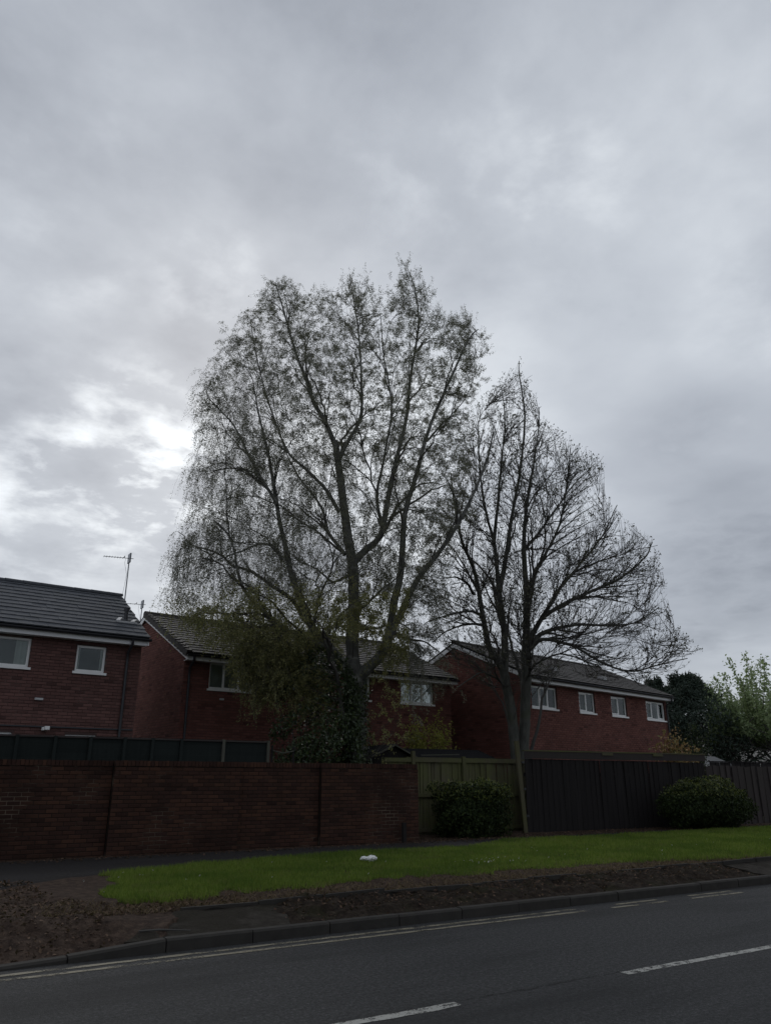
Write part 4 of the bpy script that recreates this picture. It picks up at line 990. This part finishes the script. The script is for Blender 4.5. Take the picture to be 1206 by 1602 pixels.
def shrub(name, label, base, r, n, leaf, mat, cat='shrub', box=0, lump=.25, shell=.4, asp=.55, tips=None, cz=None, seed=1, stem=None, spread=.7):
    e = empty(name, base); tag(e, label, cat); c = (0, 0, r[2] if cz is None else cz)
    P, d = blob_points(c, r, n, shell, lump, box, seed); P = P[P[:, 2] > .02]; d = (P - np.array(c)) / np.array(r); d /= np.linalg.norm(d, axis=1, keepdims=True) + 1e-9
    o = link('foliage', leaf_mesh('foliage', P, leaf, MT[mat], asp, d, spread), e); o['kind'] = 'stuff'
    if tips:
        k = d[:, 2] > .35; Q = P[k] + d[k] * .03; Q = Q[rng.random(len(Q)) < .5]
        o = link('new_growth', leaf_mesh('new_growth', Q, leaf * .9, MT[tips], asp, d[k][:len(Q)], .8), e); o['kind'] = 'stuff'
    stems(e, c, c[2] + r[2] * .4, stem or 9, min(r[0], r[1]) * .7, .022); return e
shrub('bush', 'dense square clipped dark bush in front of the olive timber screen', (13.15, 16.75, .22), (.95, .7, .66), 16000, .075, 'hedge_leaf', 'bush', .7, .3, .4, tips='hedge_tip', seed=3)
shrub('bush', 'domed bush with a lighter green top beside the weathered fence', (21.3, 15.75, .22), (1.75, .85, .7), 19000, .075, 'hedge_leaf', 'bush', .15, .42, .4, tips='hedge_tip', seed=8)
# evergreen laurel at the foot of the birch
lb = at_depth(487, 1200, 20.6); lb[2] = .22
e = empty('laurel_bush', lb); tag(e, 'dark glossy evergreen bush left of the birch trunk over the wall', 'bush')
Pt = sample_crown([(425, 1130), (432, 1085), (455, 1040), (500, 1010), (545, 1030), (562, 1080), (566, 1150), (562, 1215), (430, 1215), (420, 1170)], 9000, 20.6, .8)
Pt = np.concatenate([Pt, sample_crown([(440, 1110), (500, 1080), (550, 1100), (560, 1280), (430, 1280)], 5000, 20.6, .8)]); Pt = Pt[fbm(Pt[:, 0] * 2.2, Pt[:, 2] * 2.2 + Pt[:, 1], 17, 3) > .36]
o = link('foliage', leaf_mesh('foliage', Pt - lb, .1, MT['laurel_leaf'], .5, np.array([0, -.4, .5]), .8), e); o['kind'] = 'stuff'
stems(e, None, 3.0, 9, .8, .03)
# ivy on the birch trunk
b0 = np.array(bo.location); e = empty('ivy', b0 + [0, -.05, 0]); tag(e, 'ivy clinging to the lower birch trunk', 'ivy')
nI = 4200; zz = 3.9 * rng.random(nI) ** 1.3; aa = rng.uniform(0, 6.283, nI); rr = .27 + .26 * rng.random(nI) ** 2 * (1.3 - zz / 5.5) * (.4 + 1.2 * vnoise(aa * 1.5, zz * 1.6, 3))
o = link('foliage', leaf_mesh('foliage', np.stack([rr * np.cos(aa), .05 + rr * np.sin(aa), zz], 1), .085, MT['ivy_leaf'], .8, np.stack([np.cos(aa), np.sin(aa), .4 + 0 * aa], 1), .5), e); o['kind'] = 'stuff'
MB().tube([[.33, -.02, 0], [.32, .1, 1.2], [.3, .0, 2.6], [.27, .08, 3.8]], [.03, .028, .02, .012], 6).build('vine', MT['twig'], e, True)

def wand_shrub(name, label, base, n, h, spread, leaf, mat, per, cat='shrub', rad=.012, leafr=.07, bottom=.25):
    e = empty(name, base); tag(e, label, cat); P = []
    for k in range(n):
        a = rng.uniform(0, 6.283); q = rng.uniform(.1, 1) ** .6; end = np.array([math.cos(a) * spread[0] * q, math.sin(a) * spread[1] * q, h * rng.uniform(.65, 1.0) * (1.06 - .3 * q * q)])
        tt_ = np.linspace(0, 1, 9)[:, None]; P.append(np.array([0, 0, -.08]) + np.concatenate([end[0] * tt_ ** 1.5, end[1] * tt_ ** 1.5, end[2] * tt_], 1))
    P = np.array(P) + np.cumsum(rng.normal(0, .012 * h / 3, (n, 9, 3)), 1); P[:, 0] = [0, 0, -.08]
    v, f = tubes(P, np.broadcast_to(np.linspace(rad, rad * .25, 9), (n, 9)), 5); MB().add(v, f).build('stems', MT['twig'], e, True)
    m = n * per; k = rng.integers(0, n, m); u = rng.uniform(bottom, 1, m) * 8; i0 = np.minimum(u.astype(int), 7); fr = (u - i0)[:, None]
    L = P[k, i0] * (1 - fr) + P[k, i0 + 1] * fr + rng.normal(0, leafr, (m, 3))
    o = link('foliage', leaf_mesh('foliage', L, leaf, MT[mat], .55, np.array([0, 0, .5]), 1.0), e); o['kind'] = 'stuff'; return e
wand_shrub('garden_shrub', 'yellow green shrub against the red wall above the olive timber screen', (14.75, 20.9, .2), 40, 3.55, (1.1, .5), .085, 'yellow_leaf', 260, leafr=.1)
wand_shrub('garden_shrub', 'orange leaved shrub rising above the dark fence beside the house corner', (25.7, 20.1, .2), 34, 3.35, (1.3, .6), .13, 'orange_leaf', 120, leafr=.09)
wand_shrub('garden_shrub', 'grey green shrub at the house end beside the orange shrub', (29.0, 21.6, .2), 20, 3.9, (.9, .6), .09, 'hedge_leaf', 130, leafr=.1)
# fresh green tree with brush-like upright shoots
e = empty('young_tree', (40.0, 25.6, .2)); tag(e, 'fresh green young tree with upright leafy shoots', 'tree')
P = []; n = 95
for k in range(n):
    a = rng.uniform(0, 6.283); q = rng.random() ** .6; end = np.array([math.cos(a) * 4.0 * q, math.sin(a) * 3.4 * q, 8.4 * rng.uniform(.6, 1.0) * (1 - .42 * q * q)])
    tt_ = np.linspace(0, 1, 10)[:, None]; P.append(np.concatenate([end[0] * tt_ ** 1.1, end[1] * tt_ ** 1.1, -.1 + end[2] * (.55 * tt_ + .45 * tt_ ** 2.2)], 1))
P = np.array(P)
for k in range(7, n):
    a_ = P[k % 7][5 + k % 3]; e_ = P[k][-1]; u_ = np.linspace(0, 1, 10)[:, None]; c_ = a_ + (e_ - a_) * np.array([.75, .75, .3]); P[k] = (1 - u_) ** 2 * a_ + 2 * u_ * (1 - u_) * c_ + u_ ** 2 * e_
P = P + np.cumsum(rng.normal(0, .04, (n, 10, 3)), 1) * (np.arange(10) > 0)[None, :, None]; P[:7, 0] = rng.normal(0, .25, (7, 3)) * [1, 1, 0] + [0, 0, -.1]
v, f = tubes(P[:7], np.broadcast_to(np.linspace(.06, .012, 10), (7, 10)), 7); MB().add(v, f).build('trunk', MT['twig'], e, True)
v, f = tubes(P[7:], np.broadcast_to(np.linspace(.035, .01, 10), (n - 7, 10)), 5); MB().add(v, f).build('branches', MT['twig'], e, True)
m = 30000; k = rng.integers(0, n, m); u = (1 - .72 * rng.random(m) ** 1.1) * 9; i0 = np.minimum(u.astype(int), 8); fr = (u - i0)[:, None]
L = P[k, i0] * (1 - fr) + P[k, i0 + 1] * fr + rng.normal(0, .13, (m, 3)); L = L[L[:, 2] > 2.9 + .25 * np.abs(L[:, 0])]
o = link('crown', leaf_mesh('crown', L, .16, MT['maple_leaf'], .6, np.array([0, 0, .8]), .9, droop=.5), e); o['kind'] = 'stuff'
# dark conifer behind
def conifer(label, base, h, r, n):
    e = empty('conifer_tree', base); tag(e, label, 'tree')
    MB().tube([[0, 0, -.1], [0, 0, h * .5], [.05, 0, h * .97]], [.2, .12, .02], 8).build('trunk', MT['ash_bark'], e, True)
    z = rng.random(n) ** .75 * .97 + .02; prof = np.clip(1.3 * (1 - z ** 3.6), .25, 1); a = rng.uniform(0, 6.283, n)
    sp = .5 + .85 * vnoise(a * 2.6, z * 11, 3); q = (1 - .45 * rng.random(n) ** 1.5) * prof * sp * r
    Pn = np.stack([q * np.cos(a), q * np.sin(a), z * h + .1 * rng.normal(size=n)], 1); nmv = np.stack([np.cos(a), np.sin(a), .3 + 0 * a], 1)
    o = link('crown', leaf_mesh('crown', Pn, .22, MT['conifer_leaf'], .3, nmv, .8, droop=-.3), e); o['kind'] = 'stuff'; return e
conifer('broad dark conifer beyond the end of the third house', (37.2, 28.0, .2), 6.9, 3.0, 19000)
conifer('slimmer dark conifer behind the fresh green tree', (40.6, 30.0, .2), 7.2, 2.6, 13000)
conifer('low dark conifer at the house end beside the grey roofed shed', (35.2, 28.4, .2), 6.6, 1.9, 10000)

# ------------------------------------------------------------------ grass, straw, litter
def blades(name, S, T_, Z, h, w, mat, lean=.45):
    n = len(S); a = rng.uniform(0, 6.283, n); hh = h * rng.uniform(.5, 1.3, n); ww = w * rng.uniform(.7, 1.3, n)
    la = rng.uniform(0, 6.283, n); le = hh * np.abs(rng.normal(0, lean, n))
    B = np.stack([S, T_, Z - .01], 1); d = np.stack([np.cos(a), np.sin(a), 0 * a], 1) * ww[:, None]; l = np.stack([np.cos(la) * le, np.sin(la) * le, hh], 1)
    v = np.stack([B - d, B + d, B + l * .6 + d * .6 - [0, 0, 0], B + l], 1).reshape(-1, 3); b = np.arange(n)[:, None] * 4
    return mesh_np(name, v, [np.concatenate([b + [0, 1, 2], b + [0, 2, 3]])], mat)
def grass_front(s): return np.interp(s, [1.9, 2.4, 3.2, 4.6, 6.5, 9.4, 11.3, 14.4, 60], [11.4, 10.2, 10.0, 10.25, 10.35, 10.3, 10.1, 9.75, 9.7])
n = 330000
S = 2.1 + (rng.random(n) ** 1.75) * 38; T_ = rng.uniform(9.6, 15.6, n)
gf_ = grass_front(S) + .5 * (vnoise(S * 1.7, T_ * 1.7, 13) - .5) + .25 * (vnoise(S * 6, T_ * 6, 14) - .5)
gb_ = np.where(S < 11.2, path_near(S) + .08, np.interp(S, [11.2, 13, 16, 40], [14.5, 15.3, 15.2, 14.7])) + .3 * (vnoise(S * 2, T_, 15) - .5)
ok = (T_ > gf_) & (T_ < gb_) & (S > 2.4 + .24 * (T_ - 10.1) + .4 * vnoise(T_ * 3, S * 3, 4)); S, T_ = S[ok], T_[ok]
hloc = .045 + .06 * fbm(S * .9, T_ * .9, 41, 3)
g_o = link('grass', blades('grass', S, T_, zground(S, T_), hloc, .0042 + .0003 * S, MT['grass'])); tag(g_o, 'green mown grass with daisies on the verge', 'grass', kind='stuff')
n = 16000; S = rng.uniform(1.8, 20, n); T_ = 9.42 + np.abs(rng.normal(0, .45, n)); k = T_ < grass_front(S) + .25; S, T_ = S[k], T_[k]
st = link('dry_straw', blades('dry_straw', S, T_, zground(S, T_) + .005, .05, .004, MT['straw'], 1.3)); tag(st, 'dry straw and dead grass along the kerb side of the verge', 'straw', kind='stuff')
n = 26000; S = np.concatenate([rng.uniform(-3, 4.2, n // 2), rng.uniform(2, 24, n // 2)]); T_ = np.concatenate([8.6 + 4.0 * rng.random(n // 2) ** .9, np.where(rng.random(n // 2) < .6, 9.35 + rng.normal(0, .4, n // 2), rng.uniform(15.2, 16.9, n // 2))])
k = ((T_ < grass_front(S)) & (T_ > 8.6)) | (T_ > 15.1) | (S < 2.1); k &= ~((S > 2.3) & (S < 4.2) & (T_ < 9.4)) & ~((S > 13) & (T_ < 9.4)); S, T_ = S[k], T_[k]; ok = ~((T_ > 15.7) & (S < 11.2)); S, T_ = S[ok], T_[ok]
Zl = np.where((T_ > path_near(S)) & (T_ < 15.75), .275, np.where((T_ < 9.4) & (S > 4.1), zbank(S, T_), zground(S, T_))) + .008
ll = link('leaf_litter', leaf_mesh('leaf_litter', np.stack([S, T_, Zl], 1), .045, MT['litter_leaf'], .6, np.array([0, 0, 1.0]), .45)); tag(ll, 'brown fallen leaves and crumbs scattered over bare soil', 'leaf litter', kind='stuff')
# daisies
n = 55; S = 2.6 + rng.random(n) ** 1.5 * 17; T_ = grass_front(S) + rng.uniform(.05, 2.6, n); cl = rng.random(n) < .3; S[cl] = 9.0 + rng.normal(0, .35, cl.sum()); T_[cl] = 11.1 + rng.normal(0, .25, cl.sum())
m = MB(); an = np.arange(6) * math.pi / 3
for x, y in zip(S, T_):
    z = float(zground(x, y)) + .085; r_ = rng.uniform(.007, .013); tx, ty = rng.normal(0, .5, 2)
    m.add(np.concatenate([[[x, y, z + .004]], np.stack([x + r_ * np.cos(an), y + r_ * np.sin(an), z + r_ * (tx * np.cos(an) + (ty - .6) * np.sin(an))], 1)]), np.array([[0, k + 1, (k + 1) % 6 + 1] for k in range(6)]))
tag(m.build('daisies', MT['daisy']), 'white daisies dotted through the verge grass', 'daisies', kind='stuff')
# crumpled white litter
def lump(c, r, seed):
    u = np.linspace(0, math.pi, 13)[:, None]; w = np.linspace(0, 2 * math.pi, 21)[None, :-1]
    d = np.stack([np.sin(u) * np.cos(w), np.sin(u) * np.sin(w), np.cos(u) + 0 * w], -1); k = 1 + .9 * (fbm(d[..., 0] * 5 + seed, d[..., 1] * 5 + d[..., 2] * 4, seed, 4) - .47) + .1 * np.sin(w * 9 + 3 * u + seed)
    v = (d * k[..., None] * r + c).reshape(-1, 3); i = np.arange(13 * 20).reshape(13, 20); a, b = i[:-1], i[1:]
    return v, np.stack([a, b, np.roll(b, -1, 1), np.roll(a, -1, 1)], -1).reshape(-1, 4)
lt = MB()
for c, r, sd in (((-.06, .03, .075), (.1, .07, .045), 2), ((.1, -.03, .085), (.11, .08, .06), 5)):
    v, f = lump(np.array(c), np.array(r), sd); lt.add(v, f)
o = lt.build('crumpled_wrapper', MT['paper'], None); o.scale = (.78, .78, .78); o.location = (7.5, 12.5, .26); o.rotation_euler = (0, 0, -YAW); tag(o, 'crumpled white wrapper lying on the grass', 'litter')
# a stick on the concrete slab
m = MB(); m.tube([[2.55, 8.72, .16], [2.75, 8.66, .165], [3.05, 8.6, .14]], [.008, .01, .006], 6); tag(m.build('fallen_stick', MT['twig'], None, True), 'thin fallen stick lying by the kerb on the concrete slab', 'stick')
